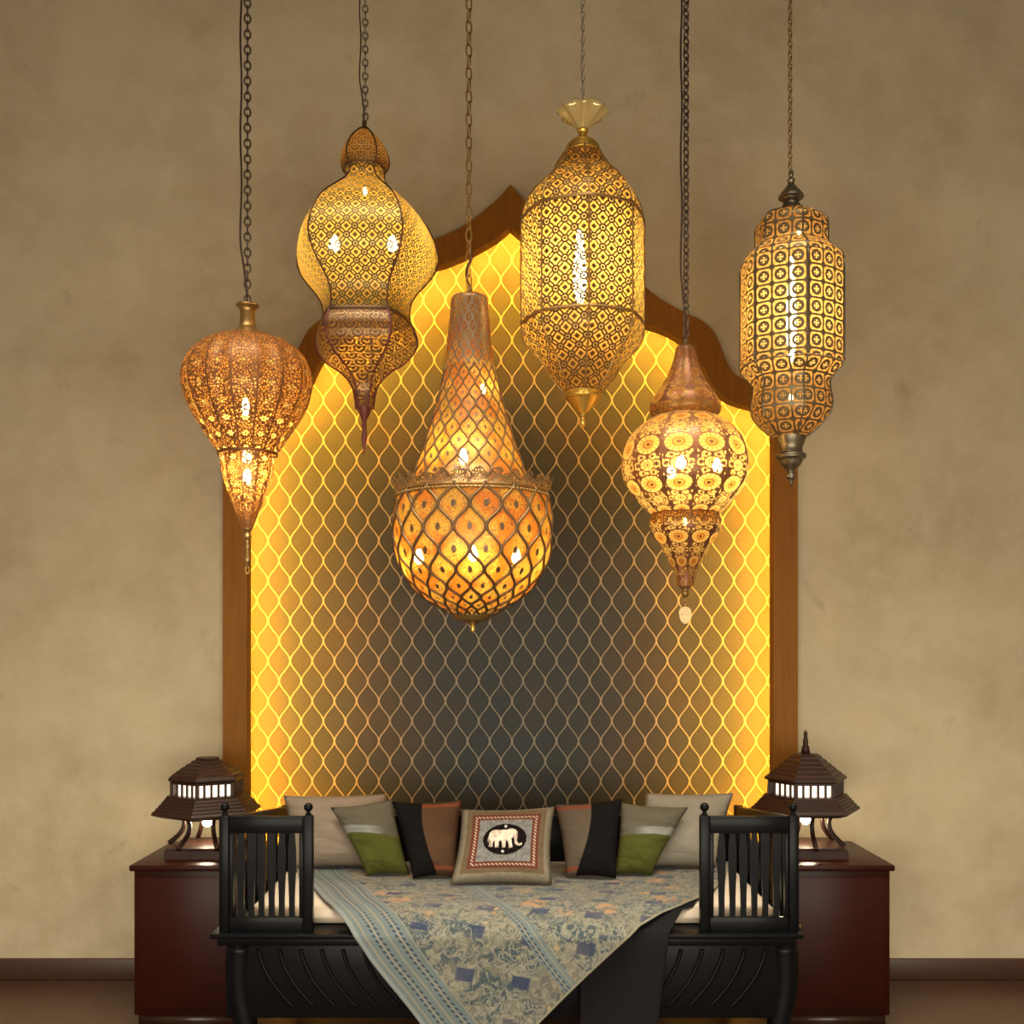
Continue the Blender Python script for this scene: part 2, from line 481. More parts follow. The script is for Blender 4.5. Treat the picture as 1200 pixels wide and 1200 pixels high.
# arch contours, right half, read in the frame's rows and columns on the wall plane; mirrored about x = 598
AX = 598
outer = [(598, 221), (611, 236), (627, 250), (642, 262), (657, 272), (672, 279), (689, 286), (705, 294), (722, 306), (738, 323),
         (755, 340), (776, 356), (800, 369), (820, 379), (834, 392), (843, 410), (850, 428), (860, 442), (876, 450), (890, 454), (912, 461), (931, 470)]
inner = [(597, 270), (612, 282), (627, 291), (642, 299), (657, 306), (672, 312), (689, 317), (705, 325), (718, 340), (731, 360),
         (744, 376), (757, 384), (776, 390), (797, 402), (811, 416), (822, 432), (830, 449), (840, 462), (852, 471), (868, 477), (886, 481), (904, 485)]
mid = [((a[0] * .62 + b[0] * .38), (a[1] * .62 + b[1] * .38)) for a, b in zip(outer, inner)]
def contour(c, x_side, bottom=1145):
    c = [(p[0] - (598 if i else p[0]), p[1]) for i, p in enumerate(c)]
    fine = []
    for i in range(len(c) - 1):
        p0, p1, p2, p3 = c[max(i - 1, 0)], c[i], c[i + 1], c[min(i + 2, len(c) - 1)]
        for j in range(3):
            t = j / 3
            fine.append(tuple(.5 * ((2 * p1[q]) + (p2[q] - p0[q]) * t + (2 * p0[q] - 5 * p1[q] + 4 * p2[q] - p3[q]) * t * t + (3 * p1[q] - p0[q] - 3 * p2[q] + p3[q]) * t ** 3) for q in (0, 1)))
    fine[0] = (0, c[0][1])
    fine += [(x_side, c[-1][1])] + [(x_side, c[-1][1] + (bottom - c[-1][1]) * q / 8) for q in range(1, 9)]
    R_ = [((AX + a - 600) / F * 5, CZ - (b - HY) / F * 5) for a, b in fine]
    L_ = [((AX - a - 600) / F * 5, CZ - (b - HY) / F * 5) for a, b in fine[1:]][::-1]
    pts = L_ + R_
    return [(x, max(z, .0)) for x, z in pts]
CO, CI, CM = contour(outer, 334), contour(inner, 306), contour(mid, 323)
REC = .2
HW = 3.3
# wall with the niche cut out
bm = NB()
rect = [(-HW, 0), (-HW, CEIL), (HW, CEIL), (HW, 0)]
loop = [bm.verts.new((x, 0, z)) for x, z in rect] 
cm = [bm.verts.new((x, 0, z)) for x, z in CM[::-1]]
allv = loop + cm
es = [bm.edges.new((allv[i], allv[(i + 1) % len(allv)])) for i in range(len(allv))]
bmesh.ops.triangle_fill(bm, edges=es, use_beauty=True)
back = [bm.verts.new((v.co.x, REC, v.co.z)) for v in cm]
for i in range(len(cm) - 1): bm.faces.new((cm[i], cm[i + 1], back[i + 1], back[i]))
tag(obj('wall_back', bm, plaster, smooth=False), kind='structure')
# wallpaper on the niche's back
g = G('ogee_wallpaper'); x, y, z = g.sep(g.obj())
kk = (5 + REC) / F
U = (x - (535 - 600) * kk) / (26 * kk) + .5; V = (z - (CZ - (798 - HY) * kk)) / (47 * kk)
FU = g.fr(U); cs = g.cos(V * (2 * PI))
cs = cs * 1.02
e1 = g.ab(FU - (cs * .235 + .25)); e2 = g.ab(FU - (.75 - cs * .235))
dd = g.mn(g.mn(e1, 1 - e1), g.mn(e2, 1 - e2))
line = g.ss(dd, .044, .022)
halo = g.ss(dd, .14, .04) * (1 - line)
nz = g.noise(g.com(x, z), 190, 3); nb = g.noise(g.com(x, z), 2.2, 3)
base = g.mix(g.ss(nz, .35, .7), (.036, .045, .045), (.02, .027, .03))
base = g.mix(g.ss(nb, .45, .65) * .5, base, (.05, .042, .03))
base = g.mix(halo * .45, base, (.018, .016, .013))
colr = g.mix(line, base, (.245, .235, .185))
wallp = g.done(g.pr(colr, .6, 0.0, g.bump(line, .5, .004), Specular_IOR_Level=.3))
bm = NB()
vs = [bm.verts.new((x, REC, z)) for x, z in CM]
es = [bm.edges.new((vs[i], vs[(i + 1) % len(vs)])) for i in range(len(vs))]
bmesh.ops.triangle_fill(bm, edges=es, use_beauty=True)
tag(obj('wall_niche', bm, wallp, smooth=False), 'patterned grey wallpaper with pale ogee lattice inside the arch', kind='structure')
bm = NB(); box(bm, (-HW, -6.6, -.1), (HW, REC + .1, 0)); tag(obj('floor', bm, floorm, smooth=False), kind='structure')
bm = NB(); box(bm, (-HW, -6.6, CEIL), (HW, REC + .1, CEIL + .1)); tag(obj('ceiling', bm, ceilm, smooth=False), kind='structure')
for nm, s in (('wall_left', -1), ('wall_right', 1)):
    bm = NB(); box(bm, (min(s * HW, s * (HW + .1)), -6.6, 0), (max(s * HW, s * (HW + .1)), .1, CEIL)); tag(obj(nm, bm, plaster, smooth=False), kind='structure')
skirt = plain('dark_skirting', (.06, .025, .015), .4)
for nm, x0, x1 in (('baseboard_left', -HW, CO[0][0]), ('baseboard_right', CO[-1][0], HW)):
    bm = NB(); box(bm, (x0, -.018, 0), (x1, 0, .1), .004); tag(obj(nm, bm, skirt), kind='structure')

# arch frame: flat wooden band overhanging the niche, with a hidden light strip behind its inner edge
arch = thing('arch_frame', (0, 0, 0), 'wooden scalloped pointed arch frame around the patterned wallpaper niche', 'arch')
bm = NB(); N = len(CO)
L4 = [[bm.verts.new((x, -.045, z)) for x, z in CO], [bm.verts.new((x, -.045, z)) for x, z in CI],
      [bm.verts.new((x, .0, z)) for x, z in CI], [bm.verts.new((x, 0, z)) for x, z in CO]]
for a in range(4):
    for i in range(N - 1): bm.faces.new((L4[a][i], L4[a][i + 1], L4[(a + 1) % 4][i + 1], L4[(a + 1) % 4][i]))
for i in (0, N - 1): bm.faces.new([L4[a][i] for a in range(4)])
CL = [(x * .8 + a * .2, z * .8 + b * .2) for (x, z), (a, b) in zip(CI, CM)]      # unseen return lip, added to keep strip light off the bed
L4 = [[bm.verts.new((x, -.002, z)) for x, z in CI], [bm.verts.new((x, .035, z)) for x, z in CI], [bm.verts.new((x, .035, z)) for x, z in CL], [bm.verts.new((x, -.002, z)) for x, z in CL]]
for a in range(4):
    for i in range(N - 1): bm.faces.new((L4[a][i], L4[a][i + 1], L4[(a + 1) % 4][i + 1], L4[(a + 1) % 4][i]))
obj('frame', bm, archm, arch, smooth=False)
bm = NB(); cl = [(x, .022, z) for (x, z), (a, b) in zip(CM, CI)]
tube(bm, cl[1:-1], .007, 6)
obj('light_strip', bm, emis('amber_light_strip', (1, .4, .022), LED), arch)

# ================================================================== LANTERNS
D = 4.0; K = D / F
def lamp(cx, ybot, d, label):
    return thing('pendant_lantern', P(cx, ybot, d), label, 'pendant lamp', None)

# --- A: balloon shaped copper lantern, far left
t = lamp(290, 673, D, 'copper balloon-shaped filigree lantern tapering to a cone, leftmost of the six lanterns')
mA = shade_mat('copper_filigree', pat_filigree(16), (.24, .1, .03), (1, .5, .12), .35, rough=.55)
solid('cap', [(357, 13), (359, 13.5), (362, 10), (367, 8.5), (378, 9), (384, 11), (388, 16), (393, 26), (396, 33), (398, 34)], 290, D, M['brass'], t)
upA = smoothprof([(395, 28), (401, 45), (409, 57), (420, 66), (432, 71.5), (444, 74), (458, 73), (475, 68), (490, 60), (505, 50.5), (520, 41), (531, 34)], 3)
bm = NB(); lathe(bm, upA, 290, D, 96, 16, .05, a=12, b=.14); obj('upper_shade', bm, mA, t)
loA = smoothprof([(532, 31), (545, 30), (560, 27.5), (580, 21), (600, 13), (614, 8), (619, 6)], 3)
bm = NB(); lathe(bm, loA, 290, D, 80, 10, .06, a=12, b=.14)
mA2 = shade_mat('copper_filigree_cone', pat_filigree(10), (.32, .14, .045), (1, .6, .18), .45)
obj('lower_shade', bm, mA2, t)
band(290, D, 532, 34, 16, 0, M['copper'], t, 3)
solid('finial', [(618, 6), (621, 5.5), (624, 2.5), (629, 5), (633, 3), (638, 2.5), (642, 3.8), (646, 2.2), (650, 3), (656, 4), (662, 1.6), (665, .6)], 290, D, M['brass'], t)
bm = NB(); c0 = P(290, 668, D)
tube(bm, [c0 + Vector((2.2 * K * math.cos(q * PI / 6), 0, 4.5 * K * math.sin(q * PI / 6))) for q in range(12)], .6 * K, 5, closed=True)
obj('ring', bm, M['gold'], t)
tp = [bulb(291, 560, D, 0, -.02, M['bulb'], t, 5, 8), bulb(290, 536, D, 0, -.01, M['bulb'], t, 5, 8), bulb(290, 480, D, 0, -.03, M['brightbulb'], t, 5, 9)]  # third, brighter bulb is added to light the middle of the shade
bm = NB(); tube(bm, [tp[0], P(290, 398, D)], 1.5 * K, 6); obj('stem', bm, M['dbronze'], t)
chain(290, D, 357, M['dark_iron'], t, 12, 7, 1.1); cord(290, D, 357, M['cable'], t, -7, 1.2)

# --- B: five-sided vase lantern
t = lamp(427, 532, D, 'five-sided yellow lantern with onion body, small dome above and scale-pattern cup below')
s5 = 1 / .951; off5 = -PI / 5
pB0 = smoothprof([(150, 4), (155, 9), (163, 17), (172, 23), (182, 27), (190, 27.5), (198, 25)], 2.5)
pB1 = smoothprof([(198, 23), (206, 22), (214, 26), (222, 34), (232, 46), (242, 58), (252, 67), (264, 75), (278, 81), (295, 84), (311, 80), (326, 70), (338, 60), (350, 53), (362, 51), (374, 52)], 3.5)
pB2 = smoothprof([(376, 53), (384, 57), (396, 60), (407, 57), (416, 51), (424, 43), (434, 29), (446, 18), (460, 12), (479, 9.5)], 3)
sc5 = lambda p: [(y, r * s5) for y, r in p]
pB0, pB1, pB2 = sc5(pB0), sc5(pB1), sc5(pB2)
mB = shade_mat('yellow_quatrefoil_lattice', pat_quatre(.06, .044), (.15, .1, .018), (1, .62, .13), .42)
mB0 = shade_mat('yellow_scale_lattice', pat_scale(.045, -.1), (.2, .1, .02), (1, .6, .15), .35)
mB2 = shade_mat('brown_scale_lattice', pat_scale(.062, .0), (.12, .05, .025), (1, .62, .25), .72)
panels('dome_panel', pB0, 427, D, 5, off5, mB0, t, .12); panels('body_panel', pB1, 427, D, 5, off5, mB, t, .05)
panels('cup_panel', pB2, 427, D, 5, off5, mB2, t, .05)
ribs(pB0[2:] + pB1, 427, D, 5, off5, M['dbronze'], t, 1.1 * K); ribs(pB2, 427, D, 5, off5, M['redbronze'], t, 1.3 * K)
band(427, D, 198, 26, 5, off5, M['dbronze'], t, 2); band(427, D, 375, 56, 5, off5, M['dbronze'], t, 4)
solid('cap', [(142, 2.5), (145, 3), (148, 2.4), (151, 5), (154, 6), (157, 8)], 427, D, M['dbronze'], t)
solid('finial', [(477, 9), (481, 8), (486, 6), (492, 3.2), (495, 2.2), (500, 3), (506, 2.4), (512, 3.5), (519, 2.4), (526, 1.4), (533, .4)], 427, D, M['redbronze'], t)
tp = [bulb(427, 290, D, a, b_, M['bulb'], t, 6.5, 8) for a, b_ in ((-.108, -.03), (.108, -.03))]
arms(tp, 427, 284, D, t)
bulb(427, 222, D, 0, .02, M['softbulb'], t, 3, 4)  # extra bulb added in the neck to make the dome glow
chain(428, D, 142, M['grey_iron'], t, 10.5, 6, 1.0, .2); cord(427, D, 142, M['cable'], t, -4.5, .9)

# --- C: large centre drop with crown ring
t = lamp(552, 741, D, 'largest lantern, long neck flaring to a round bowl with frilled crown ring, hung at centre')
DC = D
neck = [(347, 12), (348, 19), (351, 21.5), (358, 22), (380, 24), (410, 27), (432, 29.5)]
cone = [(432, 29.5), (446, 32), (462, 35.5), (485, 42), (505, 48), (522, 53), (540, 60), (556, 66), (570, 74)]
bowl = [(577, 87), (590, 90), (605, 92), (622, 92.5), (640, 91.5), (655, 88.5), (670, 82), (685, 72.5), (698, 60), (708, 46), (716, 31), (720, 24)]
mCn = shade_mat('bronze_neck_mesh', pat_ogee(16, .09), (.36, .27, .17), (.8, .4, .15), .15, metallic=.7)
mC = shade_mat('amber_leaf_lattice', pat_ogee(16, .055), (.2, .13, .08), (1, .6, .15), .3, metallic=.7)
mCb = shade_mat('amber_leaf_lattice_bowl', pat_ogee(16, .05), (.22, .15, .09), (1, .65, .18), .28, metallic=.7)
CB = dict(a=10, b=.44)
bm = NB(); lathe(bm, smoothprof(neck, 3), 550, DC, 64, **CB); obj('neck', bm, mCn, t)
bm = NB(); lathe(bm, smoothprof(cone, 3), 551, DC, 64, **CB); obj('upper_shade', bm, mC, t)
bm = NB(); lathe(bm, smoothprof(bowl, 3), 554, DC, 80, **CB); obj('bowl', bm, mCb, t)
# raised ogee wires on the bowl (relief of the lattice)
def ogee_wires(prof, cx, d, cols, rad, mat, parent, name, a, b):
    pf = smoothprof(prof, 2.0); va = 0; vals = []; last = None
    for y, r in pf:
        if last: va += math.hypot(y - last[0], r - last[1]) / (a + b * (r + last[1]) / 2)
        last = (y, r); vals.append(va)
    bm = NB()
    for cidx in range(cols):
        for sgn, base_ in ((1, .25), (-1, .75)):
            pts = []
            for (y, r), v in zip(pf, vals):
                u = (cidx + base_ + sgn * .235 * math.cos(2 * PI * v)) / cols
                th = 2 * PI * u; c_ = P(cx, y, d); R = (r + .5) * d / F
                pts.append(Vector((c_.x + R * math.sin(th), c_.y - R * math.cos(th), c_.z)))
            tube(bm, pts, rad * d / F, 5)
    return obj(name, bm, mat, parent)
ogee_wires(bowl, 554, DC, 16, 1.7, M['dullbrass'], t, 'bowl_lattice', 10, .44)
ogee_wires(cone, 551, DC, 16, 1.1, M['dullbrass'], t, 'upper_lattice', 10, .44)
# crown
g = G('brass_leaf_crown'); u, v, _ = g.uv('angle')
a_ = g.fr(u * 40) - .5; vv = v * 1.0
fz = g.ss(g.vor(g.obj(), 95, 'DISTANCE_TO_EDGE'), .22, .1)
crownm = g.done(g.ms(g.mx(fz, g.ss(v, .9, .97)), g.sh('BsdfTransparent', Color=(1, 1, 1)), g.pr((.5, .33, .16), .35, .8)))
bm = NB(); k = K; um = bm.loops.layers.uv.new('metric'); ua = bm.loops.layers.uv.new('angle'); n = 160; rows = []
for j in range(7):
    q = j / 6; row = []
    for i in range(n):
        th = 2 * PI * i / n; sc_ = abs(math.sin(th * 14)); hh = 9 + 11 * sc_ ** .6
        y = 582 - hh * (1 - q); r = 87 + 8 * (1 - q) ** 2 * (.6 + .4 * sc_)
        c_ = P(553.5, y, DC); row.append(bm.verts.new((c_.x + r * k * math.sin(th), c_.y - r * k * math.cos(th), c_.z)))
    rows.append(row)
for j in range(6):
    for i in range(n):
        q = [(j, i), (j, i + 1), (j + 1, i + 1), (j + 1, i)]
        f = bm.faces.new([rows[a][b % n] for a, b in q])
        for lp, (a, b) in zip(f.loops, q): lp[ua].uv = (b / n, a / 6)
obj('crown', bm, crownm, t)
bm = NB(); k = K
for rr, yy, rad in ((88, 583, 1.9), (87.5, 579, 1.2)):
    tube(bm, [corner_pt(553.5, DC, yy, rr, 2 * PI * i / 96) for i in range(96)], rad * k, 6, closed=True)
for i in range(120):
    p_ = corner_pt(553.5, DC, 583, 90, 2 * PI * i / 120)
    bmesh.ops.create_icosphere(bm, subdivisions=1, radius=1.7 * k, matrix=Matrix.Translation(p_))
obj('beaded_ring', bm, M['brass'], t)
bm = NB(); vv_ = []
ring_in = smoothprof([(570, 74), (577, 87)], 3); lathe(bm, ring_in, 553, DC, 64); obj('shoulder', bm, mC, t)
solid('bottom_plate', [(717, 22), (718, 25), (721, 25.5), (723, 23), (727, 18), (730, 9), (732, 2)], 554, DC, M['brass'], t)
solid('finial', [(731, 1.5), (733, 2.6), (739, 2.6), (741, 1.5)], 554, DC, M['gold'], t)
solid('top_loop', [(337, 1), (340, 3), (345, 3), (348, 4)], 549.5, DC, M['brass'], t)
tp = [bulb(552, 655, DC, a, b_, M['softbulb'], t, 5.5, 8) for a, b_ in ((-.19, -.06), (.17, -.06), (.015, -.19))]
arms(tp, 552, 612, DC, t)
tp = bulb(544, 540, DC, 0, -.07, M['bulb'], t, 5, 8); tp2 = bulb(566, 458, DC, 0, -.02, M['bulb'], t, 3, 5)
bm = NB(); tube(bm, [P(552, 606, DC), P(552, 350, DC)], 1.5 * K, 6); tube(bm, [tp, P(552, 522, DC)], .8 * K, 6); obj('stem', bm, M['dbronze'], t)
chain(549.5, DC, 338, M['brass'], t, 16, 7, .95, .5)
bm = NB(); pts = []
for i in range(40):
    q = i / 39; y = 344 - 66 * q; a_ = q * 9
    pts.append(P(549.5 + 3.2 * math.cos(a_), y, DC) + Vector((0, .01 * math.sin(a_), 0)))
tube(bm, pts, 1.3 * K, 6); obj('cable', bm, M['cable'], t)

# --- D: eight-sided lantern with glass petal dish
t = lamp(683, 502, D, 'large eight-sided golden lantern with clear petal dish on top and gold cone tip')
off8 = 0.03
pD = smoothprof([(178, 21), (184, 25), (192, 30), (200, 34), (206, 40), (216, 51), (228, 61), (242, 68), (258, 71.5), (270, 72)], 3) + \
     [(270 + 8 * i, 72) for i in range(1, 14)] + smoothprof([(382, 72), (394, 70.5), (404, 66), (414, 58), (424, 48), (432, 43), (440, 38.5), (450, 31), (460, 22)], 3)
mD = shade_mat('golden_quatrefoil_lattice', pat_quatre(.07, .044), (.2, .1, .028), (1, .52, .14), .38)
panels('shade_panel', pD, 683, D, 8, off8, mD, t, .03)
ribs(pD, 683, D, 8, off8, M['brass'], t, 1.2 * K)
band(683, D, 257, 72.3, 8, off8, M['brass'], t, 3.5, .03); band(683, D, 380, 72.5, 8, off8, M['brass'], t, 3.5, .03)
solid('cap', [(150, 4), (153, 7), (156, 5.5), (160, 5.5), (163, 8), (166, 14), (169, 17), (171, 19), (176, 21), (180, 22.5)], 683, D, M['gold'], t)
g = G('clear_pressed_glass')
glass = g.done(g.ms(.42, g.pr((.8, .66, .3), .12, .35), g.sh('BsdfTransparent', Color=(1, .95, .82))))
bm = NB(); n = 96; rows = []
for (y, r, fl_) in ((152, 6, 0), (149, 9, .05), (145, 13, .3), (140, 18, .7), (135, 24, 1.2), (130.5, 29, 2.2), (129.5, 28.5, 2.2), (134.5, 23, 1.2), (140, 16.5, .7), (147, 8, 0)):
    row = []
    for i in range(n):
        th = 2 * PI * i / n; w_ = math.cos(8 * th)
        c_ = P(683, y + fl_ * w_, D); rr = r + fl_ * .9 * w_
        row.append(bm.verts.new((c_.x + rr * K * math.sin(th), c_.y - rr * K * math.cos(th), c_.z)))
    rows.append(row)
for A, B in zip(rows, rows[1:]):
    for i in range(n): bm.faces.new((A[i], A[(i + 1) % n], B[(i + 1) % n], B[i]))
obj('petal_dish', bm, glass, t)
solid('bottom_ring', [(459, 20), (460, 22.5), (463, 21), (466, 22), (468, 20)], 683, D, M['gold'], t, step=1)
solid('finial', [(467, 20), (470, 18), (478, 11), (483, 6.5), (486, 4), (488, 6), (490, 3), (494, 4), (498, 3), (502, .5)], 683, D, M['gold'], t)
bm = NB()
for i in range(20):
    bmesh.ops.create_icosphere(bm, subdivisions=1, radius=1.2 * K, matrix=Matrix.Translation(corner_pt(683, D, 463.5, 22, 2 * PI * i / 20)))
obj('bead_row', bm, M['gold'], t)
tt = bulb(679, 322, D, 0, -.03, M['tubebulb'], t, 7.5, 40)
bm = NB(); tube(bm, [tt, P(683, 180, D)], 2 * K, 8); obj('stem', bm, M['brass'], t)
chain(683, D, 126, M['silver'], t, 9, 4, .6, .2); cord(683, D, 130, M['silver'], t, -1.5, .5)

# --- E: round brown lantern with rosettes
t = lamp(803, 706, D, 'copper-brown round lantern with cut rosettes, onion cap above and cone below, right of centre')
mE = shade_mat('brown_rosette_copper', pat_rosette(12), (.36, .15, .06), (1, .56, .13), .35, metallic=.4)
mE1 = shade_mat('brown_rosette_small', pat_rosette(8, .75), (.26, .1, .05), (1, .36, .06), .12, metallic=.6)
pr_ = smoothprof([(405, 7), (408, 10.5), (415, 12), (425, 14.5), (441, 21), (455, 29), (466, 37), (472, 39.5), (476, 40.5)], 2.5)
bm = NB(); lathe(bm, pr_, 803, D, 96, 8, .05, a=20, b=.42); obj('upper_shade', bm, mE1, t)
mEc = shade_mat('amber_mesh_collar', pat_filigree(16), (.4, .2, .05), (1, .55, .1), .1)
bm = NB(); lathe(bm, smoothprof([(476, 40.5), (481, 40.5), (485, 39), (488, 36.5)], 2), 803, D, 96, 8, .05); obj('collar', bm, mEc, t)
bm = NB(); lathe(bm, smoothprof([(602, 38.2), (606, 40), (611, 41), (615, 41)], 2), 803, D, 96, 8, .05); obj('collar', bm, mEc, t)
pr_ = smoothprof([(488, 36), (491, 40), (496, 47), (504, 57), (514, 65), (526, 70), (541, 73), (555, 72.5), (567, 69), (578, 62), (589, 53), (598, 44), (602, 39)], 3)
bm = NB(); lathe(bm, pr_, 803, D, 96, 12, .04, a=7, b=.56); obj('round_shade', bm, mE, t)
pr_ = smoothprof([(615, 41), (619, 40.5), (624, 39), (634, 32), (647, 25), (661, 17.5), (673, 12), (687, 9.5)], 2.5)
bm = NB(); lathe(bm, pr_, 803, D, 96, 8, .05, a=20, b=.45); obj('lower_shade', bm, mE1, t)
for y, r in ((489, 36.5), (602, 38.5)):
    bm = NB(); tube(bm, [corner_pt(803, D, y, r, 2 * PI * i / 64) for i in range(64)], 1.3 * K, 6, closed=True); obj('band', bm, M['copper'], t)
solid('cap', [(396, 1), (398, 3), (401, 4.5), (404, 3.4), (406, 8), (409, 10.5)], 803, D, M['dbronze'], t)
solid('finial', [(686, 8.5), (689, 6), (691, 3.5), (695, 5), (699, 3), (701, 1.2), (704, 1.6), (706, .5)], 803, D, M['brass'], t)
g = G('pale_filigree_charm'); charm = g.done(g.ms(g.ss(g.vor(g.obj(), 210, 'DISTANCE_TO_EDGE'), .2, .1), g.sh('BsdfTransparent', Color=(1, 1, 1)), g.pr((.55, .42, .22), .4, .6)))
bm = NB(); pts = []
def heart(q, s): 
    th = 2 * PI * q; r = s * (1 - .12 * math.cos(th) ** 3); return Vector((r * .92 * math.sin(th), 0, r * math.cos(th) * (1.0 if math.cos(th) > 0 else 1.45)))
c0 = P(803, 718, D); F1 = []; B1 = []
for q in range(24):
    h_ = heart(q / 24, 8 * K); F1.append(bm.verts.new(c0 + h_ + Vector((0, -.0012, 0)))); B1.append(bm.verts.new(c0 + h_ + Vector((0, .0012, 0))))
bm.faces.new(F1); bm.faces.new(B1[::-1])
for q in range(24): bm.faces.new((F1[q], F1[(q + 1) % 24], B1[(q + 1) % 24], B1[q]))
tube(bm, [P(803, 705, D), P(803, 711, D)], .5 * K, 5)
ch = obj('charm', bm, charm, t, smooth=False); ch['label'] = 'pale filigree charm'
tp = [bulb(803, 549, D, a, b_, M['softbulb'], t, 6, 7) for a, b_ in ((-.035, -.12), (.11, -.06), (-.04, .1))]
arms(tp, 803, 528, D, t)
bm = NB(); tube(bm, [P(803, 522, D), P(803, 406, D)], 1.5 * K, 6); obj('stem', bm, M['dbronze'], t)
b_ = bulb(803, 612, D, 0, 0, M['softbulb'], t, 3, 4); bm = NB(); tube(bm, [b_, P(803, 530, D)], K, 6); obj('stem', bm, M['dbronze'], t)
chain(804, D, 396, M['dark_iron'], t, 11, 7, 1.1, .5); cord(803, D, 396, M['cable'], t, -5, 1.2)

# --- F: slim six-sided lantern with medallions, far right
t = lamp(927, 570, D, 'slim pewter six-sided lantern with square medallions, stepped dome and cup, farthest right')
off6 = .06; s6 = 1 / .866
pF = [(248, 15), (252, 24), (256, 31), (262, 35.5), (270, 36.5), (286, 36.5), (291, 38), (297, 44), (303, 49.5), (310, 51.5)]
pFm = [(310 + 10 * i, 52) for i in range(0, 13)]
pFl = [(431, 51.5), (437, 48), (445, 41), (451, 38.5), (460, 39), (474, 41), (486, 39), (496, 33), (504, 26), (512, 17)]
mF = shade_mat('pewter_medallion_lattice', pat_medal((.0615, .0605)), (.2, .15, .08), (1, .72, .3), .3, metallic=.6)
for nm, p_ in (('dome_panel', smoothprof(pF, 3)), ('body_panel', pFm), ('cup_panel', smoothprof(pFl, 3))):
    p_ = [(y, r * s6) for y, r in p_]; panels(nm, p_, 927, D, 6, off6, mF, t, .07, 10); ribs(p_, 927, D, 6, off6, M['pewter'], t, 1.1 * K)
solid('cap', [(199, 1), (201, 2.5), (205, 3), (208, 2), (211, 4.8), (215, 3.5), (219, 6), (224, 10), (229, 14), (232, 14.5), (232.5, 9), (238, 9.5), (243, 12), (249, 18)], 927, D, M['pewter'], t, step=1)
solid('finial', [(511, 18), (516, 16.5), (524, 13.5), (530, 13.5), (533, 17), (537, 17), (539, 14), (545, 11), (550, 6), (553, 4), (557, 6), (561, 5), (563, 2.5), (566, 2.8), (570, .6)], 927, D, M['pewter'], t, step=1)
tt = bulb(925, 372, D, 0, -.03, M['slimtube'], t, 6, 56)
bm = NB(); tube(bm, [tt, P(927, 245, D)], 2 * K, 8); obj('stem', bm, M['brass'], t)
bulb(927, 466, D, 0, 0, M['softbulb'], t, 2.6, 4); bulb(927, 272, D, .03, -.0, M['softbulb'], t, 2.2, 3)
chain(926, D, 200, M['brass'], t, 8.5, 4.6, .75, .3)

# ================================================================== DAYBED
g = G('black_lacquer'); n = g.noise(g.obj(), 25, 4)
black = g.done(g.pr(g.mix(n, (.005, .0055, .0065), (.003, .003, .0035)), .28, 0.0, g.bump(n, .05, .003), Specular_IOR_Level=.1))
ZP = .545; YF = -1.25
bed = thing('daybed', (0, -.75, 0), 'black lacquered wooden daybed with slatted corner panels and ball finials', 'daybed')
def X(px, d): return (px - 600) / F * d
# platform with moulded ledge
bm = NB(); box(bm, (X(245, 3.75), YF, ZP - .018), (X(942, 3.75), -.2, ZP), .005); box(bm, (X(253, 3.75), YF + .012, ZP - .045), (X(934, 3.75), -.21, ZP - .018), .004)
obj('platform', bm, black, bed)
bm = NB(); box(bm, (X(262, 3.75), YF + .03, .24), (X(925, 3.75), YF + .06, ZP - .045), .004)
for s in (-1, 1):        # carved sweeping ribs
    for i in range(8):
        x0 = s * (.90 - i * .075)
        pts = [(x0 - s * .0, YF + .028, ZP - .06), (x0 - s * .02, YF + .026, ZP - .12), (x0 - s * .06, YF + .026, ZP - .19), (x0 - s * .13, YF + .028, ZP - .27)]
        tube(bm, catmull(pts, 5), lambda q: .007 * (1 - .6 * q) + .001, 6)
obj('apron', bm, black, bed)
for s in (-1, 1):
    for yy in (-1.19, -.27):
        bm = NB(); tube(bm, catmull([(s * .97, yy, .5), (s * .975, yy, .35), (s * .95, yy, .2), (s * .93, yy, .08), (s * .965, yy - .01, 0)], 4), lambda q: .05 - .018 * q, 10)
        obj('leg', bm, black, bed)
def post(x, y, z0, z1, r=.017):
    bm = NB(); box(bm, (x - r, y - r, z0), (x + r, y + r, z1), .003); o_ = obj('post', bm, black, bed)
    bm = NB(); prof = [(0, .013), (.008, .009), (.014, .006), (.018, .012), (.026, .0165), (.034, .0165), (.042, .011), (.046, .002)]
    rings = [[bm.verts.new((x + rr * math.cos(q * PI / 8), y + rr * math.sin(q * PI / 8), z1 + zz)) for q in range(16)] for zz, rr in prof]
    for A, B in zip(rings, rings[1:]):
        for i in range(16): bm.faces.new((A[i], A[(i + 1) % 16], B[(i + 1) % 16], B[i]))
    bm.faces.new(rings[-1]); obj('finial', bm, black, o_)
ZT = .957
